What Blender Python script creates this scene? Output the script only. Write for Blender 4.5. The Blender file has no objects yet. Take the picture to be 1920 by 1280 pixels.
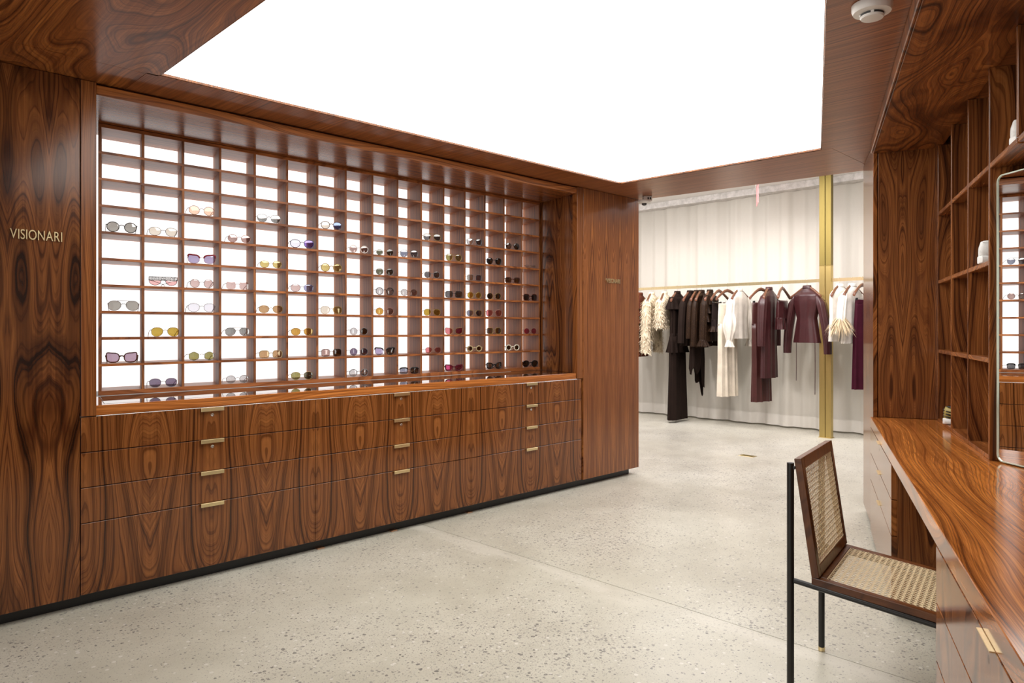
import bpy, bmesh, math, random
from mathutils import Vector, Matrix
C = bpy.context.scene.collection
SC = bpy.context.scene
PI = math.pi
R = math.radians

# ------------------------------------------------------------------ camera, world, light, exposure
CAM_H, F_PX, YAW = 1.22, 1334.94, 45.37
cam = bpy.data.cameras.new('camera'); cam_o = bpy.data.objects.new('camera', cam); C.objects.link(cam_o)
cam_o.location = (0, 0, CAM_H); cam_o.rotation_euler = (R(90), 0, R(YAW - 90))
cam.sensor_fit = 'HORIZONTAL'; cam.sensor_width = 36.0; cam.lens = 36.0 * F_PX / 1920
cam.shift_y = -(640 - 615.82) / 1920
cam.clip_start = 0.02
SC.camera = cam_o
SC.view_settings.view_transform = 'Standard'; SC.view_settings.look = 'None'
SC.view_settings.gamma = 1.0; SC.view_settings.use_curve_mapping = False
SC.view_settings.exposure = 0.0
world = bpy.data.worlds.new('room_air'); SC.world = world; world.use_nodes = True
world.node_tree.nodes['Background'].inputs[0].default_value = (1, .97, .94, 1)
world.node_tree.nodes['Background'].inputs[1].default_value = 0.03
PANEL_L, BACKLIGHT_L = 3.9, 1.28          # radiance of the ceiling light box and of the backlit grid

def area_light(name, loc, rot, sx, sy, energy, col):
    l = bpy.data.lights.new(name, 'AREA'); l.shape = 'RECTANGLE'; l.size = sx; l.size_y = sy
    l.energy = energy; l.color = col
    o = bpy.data.objects.new(name, l); C.objects.link(o); o.location = loc; o.rotation_euler = rot
    return o
area_light('showroom_ceiling_light', (6.45, 3.6, 2.93), (0, 0, 0), 2.1, 5.0, 165, (1.0, .95, .985))
area_light('rear_fill_light', (-2.9, 1.2, 1.5), (0, R(-90), 0), 2.2, 3.6, 55, (1, .98, .95))  # added fill from behind the camera; no window is built there
area_light('added_curtain_fill', (7.2, 4.0, 2.90), (0, R(-82), 0), .10, 5.4, 21, (1, .97, .945))  # unseen light added to brighten the curtain top and ceiling band
for k, yy in enumerate((2.7, 3.7, 4.7, 5.7)):
    l = bpy.data.lights.new('track_spot', 'SPOT'); l.energy = 95; l.spot_size = R(75); l.spot_blend = .8
    l.shadow_soft_size = .07; l.color = (1, .95, .90)
    o = bpy.data.objects.new('track_spot', l); C.objects.link(o); o.location = (6.4, yy - .2, 2.88)
    d = Vector((8.3, yy, 1.2)) - o.location
    o.rotation_euler = d.to_track_quat('-Z', 'Y').to_euler()

# ------------------------------------------------------------------ helpers
def bx(bm, x0, x1, y0, y1, z0, z1, bev=0.0):
    b = bmesh.new()
    vs = [b.verts.new((x, y, z)) for x in (x0, x1) for y in (y0, y1) for z in (z0, z1)]
    for f in ((0, 1, 3, 2), (4, 6, 7, 5), (0, 4, 5, 1), (2, 3, 7, 6), (0, 2, 6, 4), (1, 5, 7, 3)):
        b.faces.new([vs[i] for i in f])
    if bev > 0:
        bmesh.ops.bevel(b, geom=b.edges[:], offset=bev, segments=1, affect='EDGES')
    merge(bm, b)
def merge(bm, b, M=None):
    mp = {}
    for v in b.verts:
        mp[v] = bm.verts.new(M @ v.co if M else v.co)
    for f in b.faces:
        try: bm.faces.new([mp[v] for v in f.verts])
        except ValueError: pass
    b.free()
def box(x0, x1, y0, y1, z0, z1, bev=0.0012):
    bm = bmesh.new(); bx(bm, min(x0, x1), max(x0, x1), min(y0, y1), max(y0, y1), min(z0, z1), max(z0, z1), bev); return bm
def tube(bm, pts, r, seg=8, closed=False, caps=True):
    pts = [Vector(p) for p in pts]; n = len(pts); rings = []
    rr = r if isinstance(r, (list, tuple)) else [r] * n
    prev = None
    for i, p in enumerate(pts):
        if closed: t = pts[(i + 1) % n] - pts[(i - 1) % n]
        else: t = pts[min(i + 1, n - 1)] - pts[max(i - 1, 0)]
        if t.length < 1e-9: t = Vector((0, 0, 1))
        t.normalize()
        if prev is None:
            ref = Vector((0, 0, 1)) if abs(t.z) < .9 else Vector((1, 0, 0))
            u = t.cross(ref).normalized()
        else:
            u = (prev - t * prev.dot(t))
            u = u.normalized() if u.length > 1e-6 else t.orthogonal().normalized()
        prev = u; w = t.cross(u)
        rings.append([bm.verts.new(p + (u * math.cos(2 * PI * k / seg) + w * math.sin(2 * PI * k / seg)) * rr[i]) for k in range(seg)])
    m = n if closed else n - 1
    for i in range(m):
        A, B = rings[i], rings[(i + 1) % n]
        for k in range(seg):
            bm.faces.new((A[k], A[(k + 1) % seg], B[(k + 1) % seg], B[k]))
    if caps and not closed:
        bm.faces.new(rings[0][::-1]); bm.faces.new(rings[-1])
def loft(bm, rings, cap0=False, cap1=False):
    vr = [[bm.verts.new(p) for p in r] for r in rings]
    for A, B in zip(vr, vr[1:]):
        n = len(A)
        for k in range(n):
            bm.faces.new((A[k], A[(k + 1) % n], B[(k + 1) % n], B[k]))
    if cap0: bm.faces.new(vr[0][::-1])
    if cap1: bm.faces.new(vr[-1])
    return vr
def lathe(bm, prof, seg=32, M=None):
    rings = [[Vector((r * math.cos(2 * PI * k / seg), r * math.sin(2 * PI * k / seg), z)) for k in range(seg)] for r, z in prof]
    if M: rings = [[M @ p for p in r] for r in rings]
    loft(bm, rings, True, True)
def obj(name, bm, m, parent=None, smooth=False):
    bmesh.ops.recalc_face_normals(bm, faces=bm.faces[:])
    me = bpy.data.meshes.new(name); bm.to_mesh(me); bm.free()
    if m: me.materials.append(m)
    if smooth:
        for p in me.polygons: p.use_smooth = True
    o = bpy.data.objects.new(name, me); C.objects.link(o)
    if parent: o.parent = parent
    return o
def autosmooth(o, ang=40):
    for p in o.data.polygons: p.use_smooth = True
    o.data.set_sharp_from_angle(angle=R(ang))
def thing(name, label, cat, loc=(0, 0, 0), rz=0.0, group=None):
    o = bpy.data.objects.new(name, None); C.objects.link(o); o.empty_display_size = .05
    o.location = loc; o.rotation_euler = (0, 0, rz); o['label'] = label; o['category'] = cat
    if group: o['group'] = group
    return o
def tag(o, label, cat, group=None):
    o['label'] = label; o['category'] = cat
    if group: o['group'] = group
    return o
def struct(o): o['kind'] = 'structure'; return o
def part(name, src, parent):
    c = bpy.data.objects.new(name, src.data); C.objects.link(c); c.parent = parent; return c

# ------------------------------------------------------------------ materials
class NT:
    def __init__(s, name):
        s.m = bpy.data.materials.new(name); s.m.use_nodes = True; s.t = s.m.node_tree
        s.bsdf = s.t.nodes['Principled BSDF']; s.out = s.t.nodes['Material Output']
    def n(s, typ, **kw):
        nd = s.t.nodes.new(typ)
        for k, v in kw.items(): setattr(nd, k, v)
        return nd
    def put(s, sock, v):
        if isinstance(v, bpy.types.NodeSocket): s.t.links.new(v, sock)
        elif v is not None: sock.default_value = v
    def math(s, op, a, b=None, c=None):
        nd = s.n('ShaderNodeMath', operation=op)
        s.put(nd.inputs[0], a); s.put(nd.inputs[1], b)
        if c is not None: s.put(nd.inputs[2], c)
        return nd.outputs[0]
    def vec(s, x, y, z):
        nd = s.n('ShaderNodeCombineXYZ'); s.put(nd.inputs[0], x); s.put(nd.inputs[1], y); s.put(nd.inputs[2], z); return nd.outputs[0]
    def noise(s, v, scale, detail=2, rough=.5, dist=0.0):
        nd = s.n('ShaderNodeTexNoise'); s.put(nd.inputs['Vector'], v); nd.inputs['Scale'].default_value = scale
        nd.inputs['Detail'].default_value = detail; nd.inputs['Roughness'].default_value = rough; nd.inputs['Distortion'].default_value = dist
        return nd.outputs['Fac']
    def noise1(s, w, scale, detail=2, rough=.5):
        nd = s.n('ShaderNodeTexNoise', noise_dimensions='1D'); s.put(nd.inputs['W'], w); nd.inputs['Scale'].default_value = scale
        nd.inputs['Detail'].default_value = detail; nd.inputs['Roughness'].default_value = rough
        return nd.outputs['Fac']
    def ramp(s, f, stops):
        nd = s.n('ShaderNodeValToRGB'); s.put(nd.inputs[0], f); e = nd.color_ramp.elements
        while len(e) < len(stops): e.new(.5)
        for el, (p, c) in zip(e, stops): el.position = p; el.color = (*c, 1) if len(c) == 3 else c
        return nd.outputs[0]
    def mix(s, f, a, b, mode='MIX'):
        nd = s.n('ShaderNodeMix', data_type='RGBA', blend_type=mode); s.put(nd.inputs[0], f)
        for sock, v in ((nd.inputs[6], a), (nd.inputs[7], b)):
            if isinstance(v, tuple): v = (*v, 1) if len(v) == 3 else v
            s.put(sock, v)
        return nd.outputs[2]
    def coords(s):
        tc = s.n('ShaderNodeTexCoord'); sp = s.n('ShaderNodeSeparateXYZ'); s.t.links.new(tc.outputs['Object'], sp.inputs[0])
        return tc.outputs['Object'], {'x': sp.outputs[0], 'y': sp.outputs[1], 'z': sp.outputs[2]}
    def bump(s, h, strength=.1, dist=.001):
        nd = s.n('ShaderNodeBump'); s.put(nd.inputs['Height'], h); nd.inputs['Strength'].default_value = strength; nd.inputs['Distance'].default_value = dist
        s.t.links.new(nd.outputs[0], s.bsdf.inputs['Normal'])
    def set(s, **kw):
        for k, v in kw.items():
            if isinstance(v, tuple) and len(v) == 3: v = (*v, 1)
            s.put(s.bsdf.inputs[k.replace('_', ' ')], v)
        return s.m

def plain(name, col, rough=.5, metal=0.0, **kw):
    return NT(name).set(Base_Color=col, Roughness=rough, Metallic=metal, **kw)

def wood(name, g='z', a='x', leaf=None, off=0.0, fa=3.0, fg=.7, K=1.0, A=1.0, lines=40, seed=0.0, rough=.16,
         gain=1.0, dark=.6, rnd=False, warm=1.0, heart=1.0, con=1.0, dist=.0):
    """polished rosewood veneer: g is the grain axis, a the axis across it; leaf = width of a book-matched leaf"""
    n = NT(name); _, ax = n.coords()
    d = [k for k in 'xyz' if k not in (g, a)][0]
    A_, G_, D_ = ax[a], ax[g], ax[d]
    ap = n.math('ADD', A_, -off)
    if leaf: ap = n.math('PINGPONG', ap, leaf)
    gg = n.math('ADD', G_, seed * 3.17)
    if rnd:
        oi = n.n('ShaderNodeObjectInfo'); gg = n.math('ADD', gg, n.math('MULTIPLY', oi.outputs['Random'], 37.0))
    dd = n.math('ADD', D_, seed * 1.3)
    P = n.vec(n.math('MULTIPLY', ap, fa), n.math('MULTIPLY', dd, 1.5), n.math('MULTIPLY', gg, fg))
    n1 = n.noise(P, 1.0, 1.2, .4, dist)
    P2 = n.vec(n.math('MULTIPLY', ap, fa * 5.0), n.math('MULTIPLY', dd, 5.0), n.math('MULTIPLY', gg, fg * 4.5))
    n2 = n.noise(P2, 1.0, 2.0, .5)
    V = n.math('ADD', n.math('ADD', n.math('MULTIPLY', ap, K), n.math('MULTIPLY', n1, A)), n.math('MULTIPLY', n2, .022))
    ln = n.noise1(V, lines, 2.0, .55)             # growth rings
    ln2 = n.noise1(n.math('ADD', V, 7.7), lines * .24, 1.0, .5)   # broad light and dark zones
    ln3 = n.noise1(n.math('ADD', V, 3.1), lines * 4.2, 2.0, .6)   # fine ring lines
    P3 = n.vec(n.math('MULTIPLY', A_, 300.0), n.math('MULTIPLY', D_, 300.0), n.math('MULTIPLY', gg, 7.0))
    fine = n.noise(P3, 1.0, 2.0, .65)
    P5 = n.vec(n.math('MULTIPLY', ap, 70.0), n.math('MULTIPLY', dd, 20.0), n.math('MULTIPLY', gg, 1.6))
    streak = n.noise(P5, 1.0, 2.0, .6)
    def c(r, g_, b): return (r * gain, g_ * gain, b * gain / warm)
    base = (.218, .074, .0205)
    k = con
    def lerp(t): return c(*(base[i] * (1 + (t[i] - 1) * k) for i in range(3)))
    col = n.ramp(ln, [(.25, lerp((.26, .23, .26))), (.335, lerp((.66, .62, .64))), (.46, lerp((.97, .96, .97))), (.70, lerp((1.32, 1.40, 1.38)))])
    col = n.mix(1.0, col, n.ramp(ln2, [(.30, (dark, dark * .94, dark * .9)), (.52, (1, 1, 1)), (.75, (1.05, 1.05, 1.0))]), 'MULTIPLY')
    col = n.mix(1.0, col, n.ramp(ln3, [(.32, (.56, .52, .50)), (.50, (.98, .98, .98)), (.7, (1.13, 1.15, 1.15))]), 'MULTIPLY')
    col = n.mix(1.0, col, n.ramp(streak, [(.34, (.66, .62, .61)), (.53, (1, 1, 1)), (.72, (1.15, 1.18, 1.18))]), 'MULTIPLY')
    if heart < 1:
        P4 = n.vec(n.math('MULTIPLY', ap, fa * 1.4), n.math('MULTIPLY', dd, .8), n.math('MULTIPLY', gg, fg * 1.7))
        h = n.noise(P4, 1.0, 3.0, .55, .6)
        col = n.mix(1.0, col, n.ramp(h, [(.34, (heart * .42, heart * .33, heart * .30)), (.47, (1, 1, 1))]), 'MULTIPLY')
    col = n.mix(1.0, col, n.ramp(fine, [(.30, (.80, .78, .77)), (.62, (1.05, 1.05, 1.05))]), 'MULTIPLY')
    n.bump(fine, .015, .0004)
    return n.set(Base_Color=col, Roughness=rough, IOR=1.5)

W = {}
W['drawer'] = wood('rosewood_drawer', 'z', 'x', leaf=.282, fa=3.8, fg=1.15, K=1.1, A=.85, lines=34, seed=.3, rough=.16, dark=.6)
W['tall_left'] = wood('rosewood_figured', 'z', 'x', leaf=.146, off=.022, fa=5.0, fg=1.0, K=.9, A=.95, lines=34, seed=1.25, rough=.17, dark=.55, heart=.9)
W['tall_right'] = wood('rosewood_straight', 'z', 'x', leaf=.09, off=.02, fa=5.0, fg=.8, K=2.2, A=.55, lines=36, seed=2.6, rough=.2, gain=1.3, dark=.8, con=.8)
W['stile'] = wood('rosewood_stile', 'z', 'x', fa=3.0, fg=.6, K=2.4, A=.5, lines=36, seed=3.1, rough=.22, gain=1.2, dark=.85, con=.7)
W['jamb'] = wood('rosewood_jamb', 'z', 'y', leaf=.21, off=3.72, fa=5.0, fg=.75, K=.8, A=1.0, lines=28, seed=4.4, rough=.2, gain=1.15)
W['lip'] = wood('rosewood_edge', 'x', 'z', fa=3.0, fg=.7, K=2.6, A=.7, lines=24, seed=5.2, rough=.25, gain=2.0, dark=.8, warm=1.1, con=.7)
W['counter'] = wood('rosewood_counter', 'x', 'z', fa=3.0, fg=.7, K=2.6, A=.7, lines=24, seed=5.2, rough=.08, gain=2.2, dark=.8, warm=1.1, con=.7)
W['soffit'] = wood('rosewood_soffit', 'x', 'y', fa=2.5, fg=.3, K=2.0, A=.4, lines=36, seed=6.0, rough=.26, gain=1.5, dark=.85, con=.8)
W['grid_v'] = wood('walnut_divider', 'z', 'y', fa=4.0, fg=.6, K=2.0, A=.5, lines=36, seed=7.0, rough=.55, gain=1.55, dark=.85, rnd=True, con=.9, warm=1.0)
W['grid_h'] = wood('walnut_shelf', 'x', 'y', fa=4.0, fg=.6, K=2.0, A=.5, lines=36, seed=8.0, rough=.4, gain=2.1, dark=.85, rnd=True, con=.7, warm=.9)
W['ceil'] = wood('rosewood_ceiling', 'y', 'x', fa=1.6, fg=.35, K=2.0, A=.5, lines=40, seed=9.3, rough=.32, gain=1.6, dark=.85, con=.75, warm=.85)
W['ceil_left'] = wood('rosewood_ceiling_figured', 'y', 'x', fa=2.6, fg=.85, K=.8, A=1.0, lines=38, seed=11.3, rough=.28, gain=1.55, dark=.88, con=1.0)
W['desk'] = wood('rosewood_desktop', 'x', 'y', fa=2.4, fg=.55, K=1.5, A=.75, lines=38, seed=12.5, rough=.13, gain=2.35, dark=.82, warm=1.25, con=.9)
W['b_soffit'] = wood('rosewood_overhead', 'x', 'y', fa=3.0, fg=1.1, K=.8, A=1.0, lines=44, seed=13.1, rough=.3, gain=1.5, dark=.6, heart=.95, dist=.15, con=1.1)
W['b_side'] = wood('rosewood_end_panel', 'z', 'y', leaf=.165, off=0.0, fa=5.5, fg=.8, K=.7, A=1.0, lines=40, seed=14.2, rough=.22, gain=1.05, dark=.65)
W['b_front'] = wood('rosewood_lacquered', 'z', 'x', leaf=.312, fa=4.0, fg=.9, K=.9, A=1.0, lines=30, seed=15.2, rough=.15, gain=1.25)
W['b_div'] = wood('rosewood_shelf_divider', 'z', 'y', fa=4.0, fg=.8, K=1.2, A=.8, lines=38, seed=16.0, rough=.25, gain=1.15, dark=.65, rnd=True)
W['b_shelf'] = wood('rosewood_shelf_board', 'x', 'y', fa=4.0, fg=.6, K=1.6, A=.5, lines=32, seed=17.0, rough=.25, gain=1.4, dark=.8, rnd=True, con=.7)
W['chair'] = wood('dark_walnut_chair', 'z', 'x', fa=6.0, fg=.6, K=4.0, A=.4, lines=32, seed=18.0, rough=.3, gain=.6, dark=.8, con=.7)
W['chair_y'] = wood('walnut_seat_rail', 'y', 'x', fa=6.0, fg=.6, K=4.0, A=.4, lines=32, seed=18.5, rough=.3, gain=.8, dark=.8, con=.7)
W['hanger'] = plain('hanger_wood', (.12, .045, .022), .35)
M = {}
M['black'] = plain('black_laminate', (.008, .008, .009), .35)
M['black_metal'] = plain('black_powder_coat', (.012, .0115, .011), .35)
def brass_mat(name, c, rough):
    n = NT(name); v, ax = n.coords()
    f = n.noise(n.vec(n.math('MULTIPLY', ax['x'], 60), n.math('MULTIPLY', ax['y'], 60), n.math('MULTIPLY', ax['z'], 5)), 1, 3, .6)
    return n.set(Base_Color=n.mix(f, tuple(x * .78 for x in c), c), Metallic=1.0, Roughness=rough)
M['brass'] = brass_mat('brushed_brass', (.95, .78, .45), .32)
M['brass_aged'] = brass_mat('aged_brass', (.26, .20, .065), .5)
M['post_brass'] = brass_mat('post_brass', (.66, .51, .20), .36)
M['copper'] = plain('copper_tab', (.75, .45, .28), .35, 1.0)
M['chrome'] = plain('satin_steel', (.75, .73, .70), .22, 1.0)
M['keyhole'] = plain('keyhole_black', (.01, .01, .01), .5)
M['white_plastic'] = plain('white_plastic', (.80, .78, .75), .4)
M['grey_dome'] = plain('smoked_dome', (.05, .05, .055), .08)
M['slot'] = plain('detector_slot_dark', (.03, .03, .03), .6)
M['mirror'] = plain('silvered_mirror', (.93, .94, .93), .0, 1.0)
M['glass_edge'] = plain('pale_green_glass_edge', (.62, .70, .58), .12, .35)
M['white_paint'] = plain('white_paint', (.78, .76, .735), .6)
M['grey_wall'] = plain('warm_white_wall', (.62, .60, .57), .7)
def plaster():
    n = NT('rough_grey_plaster'); v, ax = n.coords()
    f = n.noise(v, 14, 5, .65, .4); n.bump(f, .5, .02)
    return n.set(Base_Color=n.ramp(f, [(.35, (.52, .50, .48)), (.65, (.74, .71, .69))]), Roughness=.9)
M['plaster'] = plaster()
def emis(name, col, L):
    n = NT(name); n.set(Base_Color=(.8, .8, .8), Roughness=.5, Emission_Color=col, Emission_Strength=L); return n.m
M['light_panel'] = emis('light_box_diffuser', (1, .985, .94), PANEL_L)
M['backlight'] = emis('backlit_acrylic', (1, .985, .965), BACKLIGHT_L)
def dark_glass():
    return NT('counter_glass').set(Base_Color=(.05, .022, .012), Roughness=.012, IOR=1.55)
M['counter_glass'] = dark_glass()

def concrete():
    n = NT('polished_concrete'); v, ax = n.coords()
    big = n.noise(v, .9, 4, .55, .3); mid = n.noise(v, 5.0, 4, .6)
    col = n.ramp(big, [(.32, (.47, .445, .365)), (.52, (.555, .535, .45)), (.72, (.62, .605, .525))])
    col = n.mix(1.0, col, n.ramp(mid, [(.3, (.90, .90, .89)), (.7, (1.05, 1.05, 1.05))]), 'MULTIPLY')
    expose = n.noise(n.vec(n.math('ADD', ax['x'], 3.3), ax['y'], 0.0), 1.3, 2, .5)
    near = n.ramp(ax['x'], [(.0, (1, 1, 1)), (1.0, (1, 1, 1))])
    wob = n.n('ShaderNodeVectorMath', operation='MULTIPLY_ADD')
    nz = n.n('ShaderNodeTexNoise'); n.put(nz.inputs['Vector'], v); nz.inputs['Scale'].default_value = 70
    n.put(wob.inputs[0], nz.outputs['Color']); wob.inputs[1].default_value = (.012, .012, .012); n.put(wob.inputs[2], v)
    for sc, lo, hi, cdark, amt in ((62, .10, .42, (.13, .125, .115), .92), (120, .08, .44, (.20, .19, .17), .85), (230, .12, .56, (.30, .285, .25), .8), (420, .12, .6, (.36, .34, .30), .6)):
        vo = n.n('ShaderNodeTexVoronoi', feature='F1'); n.put(vo.inputs['Vector'], wob.outputs[0]); vo.inputs['Scale'].default_value = sc
        sp = n.n('ShaderNodeSeparateColor'); n.put(sp.inputs[0], vo.outputs['Color'])
        dens = n.math('ADD', n.math('MULTIPLY', expose, .7), .14)
        rad = n.math('MULTIPLY', n.math('POWER', sp.outputs[0], 2.7 if sc < 100 else 2.2), n.math('MULTIPLY', dens, hi * 2.2))
        inside = n.math('LESS_THAN', vo.outputs['Distance'], rad)
        tone = n.mix(sp.outputs[1], cdark, tuple(min(1, x * 1.9) for x in cdark))
        col = n.mix(n.math('MULTIPLY', inside, amt), col, tone)
    vo = n.n('ShaderNodeTexVoronoi', feature='F1'); n.put(vo.inputs['Vector'], v); vo.inputs['Scale'].default_value = 33
    sp = n.n('ShaderNodeSeparateColor'); n.put(sp.inputs[0], vo.outputs['Color'])
    ins = n.math('LESS_THAN', vo.outputs['Distance'], n.math('MULTIPLY', n.math('POWER', sp.outputs[2], 5.0), .25))
    col = n.mix(n.math('MULTIPLY', ins, .6), col, (.72, .70, .65))
    # cement smear left along the slab joint
    dx = n.math('ABSOLUTE', n.math('ADD', ax['x'], -2.66))
    sm = n.math('SUBTRACT', n.noise(n.vec(n.math('MULTIPLY', ax['x'], 3.0), ax['y'], 0.0), 2.2, 3, .6), n.math('MULTIPLY', dx, 2.6))
    col = n.mix(n.ramp(sm, [(.30, (0, 0, 0)), (.55, (.55, .55, .55))]), col, (.66, .635, .56))
    n.bump(mid, .04, .002)
    return n.set(Base_Color=col, Roughness=n.math('ADD', n.math('MULTIPLY', mid, .18), .24), IOR=1.5)
M['concrete'] = concrete()
def curtain_mat(name, col, tr):
    n = NT(name); v, ax = n.coords()
    f = n.noise(n.vec(ax['x'], n.math('MULTIPLY', ax['y'], 300), n.math('MULTIPLY', ax['z'], 120)), 1, 2, .6)
    c = n.mix(f, tuple(x * .93 for x in col), col)
    n.set(Base_Color=c, Roughness=.85)
    tl = n.n('ShaderNodeBsdfTranslucent'); n.put(tl.inputs[0], c)
    mx = n.n('ShaderNodeMixShader'); mx.inputs[0].default_value = tr
    n.t.links.new(n.bsdf.outputs[0], mx.inputs[1]); n.t.links.new(tl.outputs[0], mx.inputs[2]); n.t.links.new(mx.outputs[0], n.out.inputs[0])
    return n.m
M['curtain'] = curtain_mat('sheer_ivory_voile', (.77, .735, .665), .3)
M['curtain_hem'] = curtain_mat('doubled_voile_hem', (.83, .795, .73), .15)
def cloth(name, col, rough=.8, speck=None, sheen=.0, sc=220):
    n = NT(name); v, ax = n.coords()
    f = n.noise(v, sc, 3, .6); g = n.noise(v, 9, 2, .5)
    c = n.mix(f, tuple(x * .72 for x in col), tuple(min(1, x * 1.18) for x in col))
    if speck:
        c = n.mix(n.ramp(n.noise(v, sc * .6, 3, .8), [(.56, (0, 0, 0)), (.70, (1, 1, 1))]), c, speck)
    c = n.mix(1.0, c, n.ramp(g, [(.3, (.85, .85, .85)), (.7, (1.08, 1.08, 1.08))]), 'MULTIPLY')
    n.bump(f, .15, .002)
    return n.set(Base_Color=c, Roughness=rough, IOR=1.45 if rough < .5 else 1.2)
M['cane'] = plain('cane_weave', (.90, .74, .48), .5)

# ------------------------------------------------------------------ the room shell
D = 3.518            # front plane of the display wall (y)
ZC = 2.306           # wood ceiling
BANG = R(22.25); BO = Vector((5.028, 1.741, 0))   # desk wall: local x runs along it, -y goes into it
def BW(s_, q, z=0.0):
    return Vector((BO.x + s_ * math.cos(BANG) + q * math.sin(BANG), BO.y + s_ * math.sin(BANG) - q * math.cos(BANG), z))
def poly(bm, pts, z0, z1):
    a = [bm.verts.new((x, y, z0)) for x, y in pts]; b = [bm.verts.new((x, y, z1)) for x, y in pts]
    bm.faces.new(a[::-1]); bm.faces.new(b)
    for i in range(len(pts)):
        j = (i + 1) % len(pts); bm.faces.new((a[i], a[j], b[j], b[i]))
def polyo(name, pts, z0, z1, m, parent=None):
    bm = bmesh.new(); poly(bm, pts, z0, z1); return obj(name, bm, m, parent)

floor = struct(polyo('floor', [(-3.3, -3.4), (9.2, -3.4), (9.2, 6.9), (-3.3, 6.9)], -.2, -.03, M['concrete']))
for x0, x1 in ((-3.3, 2.7185), (2.7225, 9.2)):
    obj('concrete_slab', box(x0, x1, -3.4, 6.9, -.03, 0, .0008), M['concrete'], floor)
struct(obj('wall_rear', box(-3.4, -3.3, -3.4, 6.9, 0, 3.05, 0), M['grey_wall']))
struct(obj('wall_left', box(-3.3, 4.95, 4.45, 4.55, 0, 3.05, 0), M['grey_wall']))
struct(obj('wall_showroom', box(4.95, 9.2, 6.7, 6.8, 0, 3.05, 0), M['white_paint']))
struct(obj('wall_far', box(8.95, 9.05, -3.4, 6.8, 0, 3.05, 0), M['white_paint']))
struct(obj('wall_near', box(-3.3, 9.2, -3.4, -3.3, 0, 3.05, 0), M['grey_wall']))
wr = polyo('wall_right', [BW(-7.5, 1.06)[:2], BW(.02, 1.06)[:2], BW(.02, 1.2)[:2], BW(-7.5, 1.2)[:2]], 0, 3.05, M['grey_wall']); struct(wr)

# wooden ceiling around the light box, each veneered board with a fine joint
PX0, PY1 = 1.07, 3.24
PR = [(4.345, 3.24), (4.385, 1.762)]
PB = (1.07, .404)
ceil_o = struct(polyo('ceiling', [(-3.3, -3.3), (5.02, -3.3), (5.02, 4.45), (-3.3, 4.45)], 2.40, 2.46, M['white_paint']))
e_ = .0012
BX = 5.0
polyo('ceiling_board', [(-3.3, -3.3), (PX0 - e_, -3.3), (PX0 - e_, PY1 + .012), (-3.3, PY1 + .012)], ZC, 2.40, W['ceil_left'], ceil_o)
polyo('ceiling_board', [(-3.3, PY1 + .014), (PX0 - .05, PY1 + .014), (PX0 - .05, 4.45), (-3.3, 4.45)], ZC, 2.40, W['ceil_left'], ceil_o)
polyo('ceiling_board', [(PX0 - .048, PY1 + e_), (4.345, PY1 + e_), (4.345, 4.45), (PX0 - .048, 4.45)], ZC, 2.40, W['ceil'], ceil_o)
polyo('ceiling_board', [(4.347, 4.45), (4.347, 3.242), (4.39, 1.70), (5.165, 1.715), (4.985, 3.60), (4.975, 4.45)], ZC, 2.40, W['ceil'], ceil_o)
k_ = math.tan(BANG)
polyo('ceiling_board', [(4.385, 1.760), (1.072, .402), (1.072, -3.3), (5.1, -3.3), (5.165, 1.712), (4.388, 1.698)], ZC, 2.40, W['ceil'], ceil_o)
# ceiling light box
cl = thing('ceiling_light', 'huge glowing white light panel set flush in the wooden ceiling', 'ceiling light', (2.7, 1.9, ZC))
def rel(pts, o): return [(x - o[0], y - o[1]) for x, y in pts]
quad = [(1.07, 3.24), (4.345, 3.24), (4.385, 1.762), (1.07, .404)]
c0 = Vector((2.7, 1.9))
ins = [tuple(c0 + (Vector(p) - c0) * .9955) for p in quad]
bm = bmesh.new(); poly(bm, rel(ins, c0), .012, .03)
obj('diffuser', bm, M['light_panel'], cl)
bm = bmesh.new()
for i in range(4):
    a, b = quad[i], quad[(i + 1) % 4]; a2, b2 = ins[i], ins[(i + 1) % 4]
    poly(bm, rel([a, b, b2, a2], c0), .002, .06)
obj('edge_frame', bm, W['stile'], cl)

# showroom beyond the opening
struct(polyo('ceiling_showroom', [(5.0, -3.3), (8.95, -3.3), (8.95, 6.7), (4.95, 6.7), (4.95, 4.45)], 2.98, 3.05, M['white_paint']))
struct(polyo('trim_1', [(4.985, 1.0), (5.02, 1.0), (5.02, 4.45), (4.985, 4.45)], 2.46, 2.98, M['white_paint']))
struct(obj('trim_2', box(8.42, 8.95, -3.3, 6.7, 2.90, 2.98, .004), M['plaster']))

# curtain of many soft folds on the far wall
def curtain(y0, y1, z0, z1, seedv):
    rnd = random.Random(seedv); ny, zs = int((y1 - y0) / .018), [z0, z0 + .13, z0 + .14, .7, 1.3, 2.0, z1]
    ph = [rnd.uniform(0, 6.3) for _ in range(4)]
    def X(y, z):
        t = (z - z0) / (z1 - z0)
        s_ = math.sin(y * 2 * PI / .235 + ph[0] + .7 * math.sin(y * 3.1 + ph[1])) * .022 + math.sin(y * 2 * PI / .53 + ph[2]) * .026 + math.sin(y * 2 * PI / .097 + ph[3] + math.sin(y * 5)) * .005
        return 8.58 + s_ * (1.0 - .35 * t)
    return ny, zs, X
def curtain_mesh(y0, y1, zs, X, ny):
    bm = bmesh.new(); rows = []
    for z in zs:
        rows.append([bm.verts.new((X(y0 + (y1 - y0) * i / ny, z), y0 + (y1 - y0) * i / ny, z)) for i in range(ny + 1)])
    for A, B in zip(rows, rows[1:]):
        for i in range(ny): bm.faces.new((A[i], A[i + 1], B[i + 1], B[i]))
    return bm
ny, zs, X = curtain(1.4, 6.68, .025, 2.93, 4)
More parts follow.
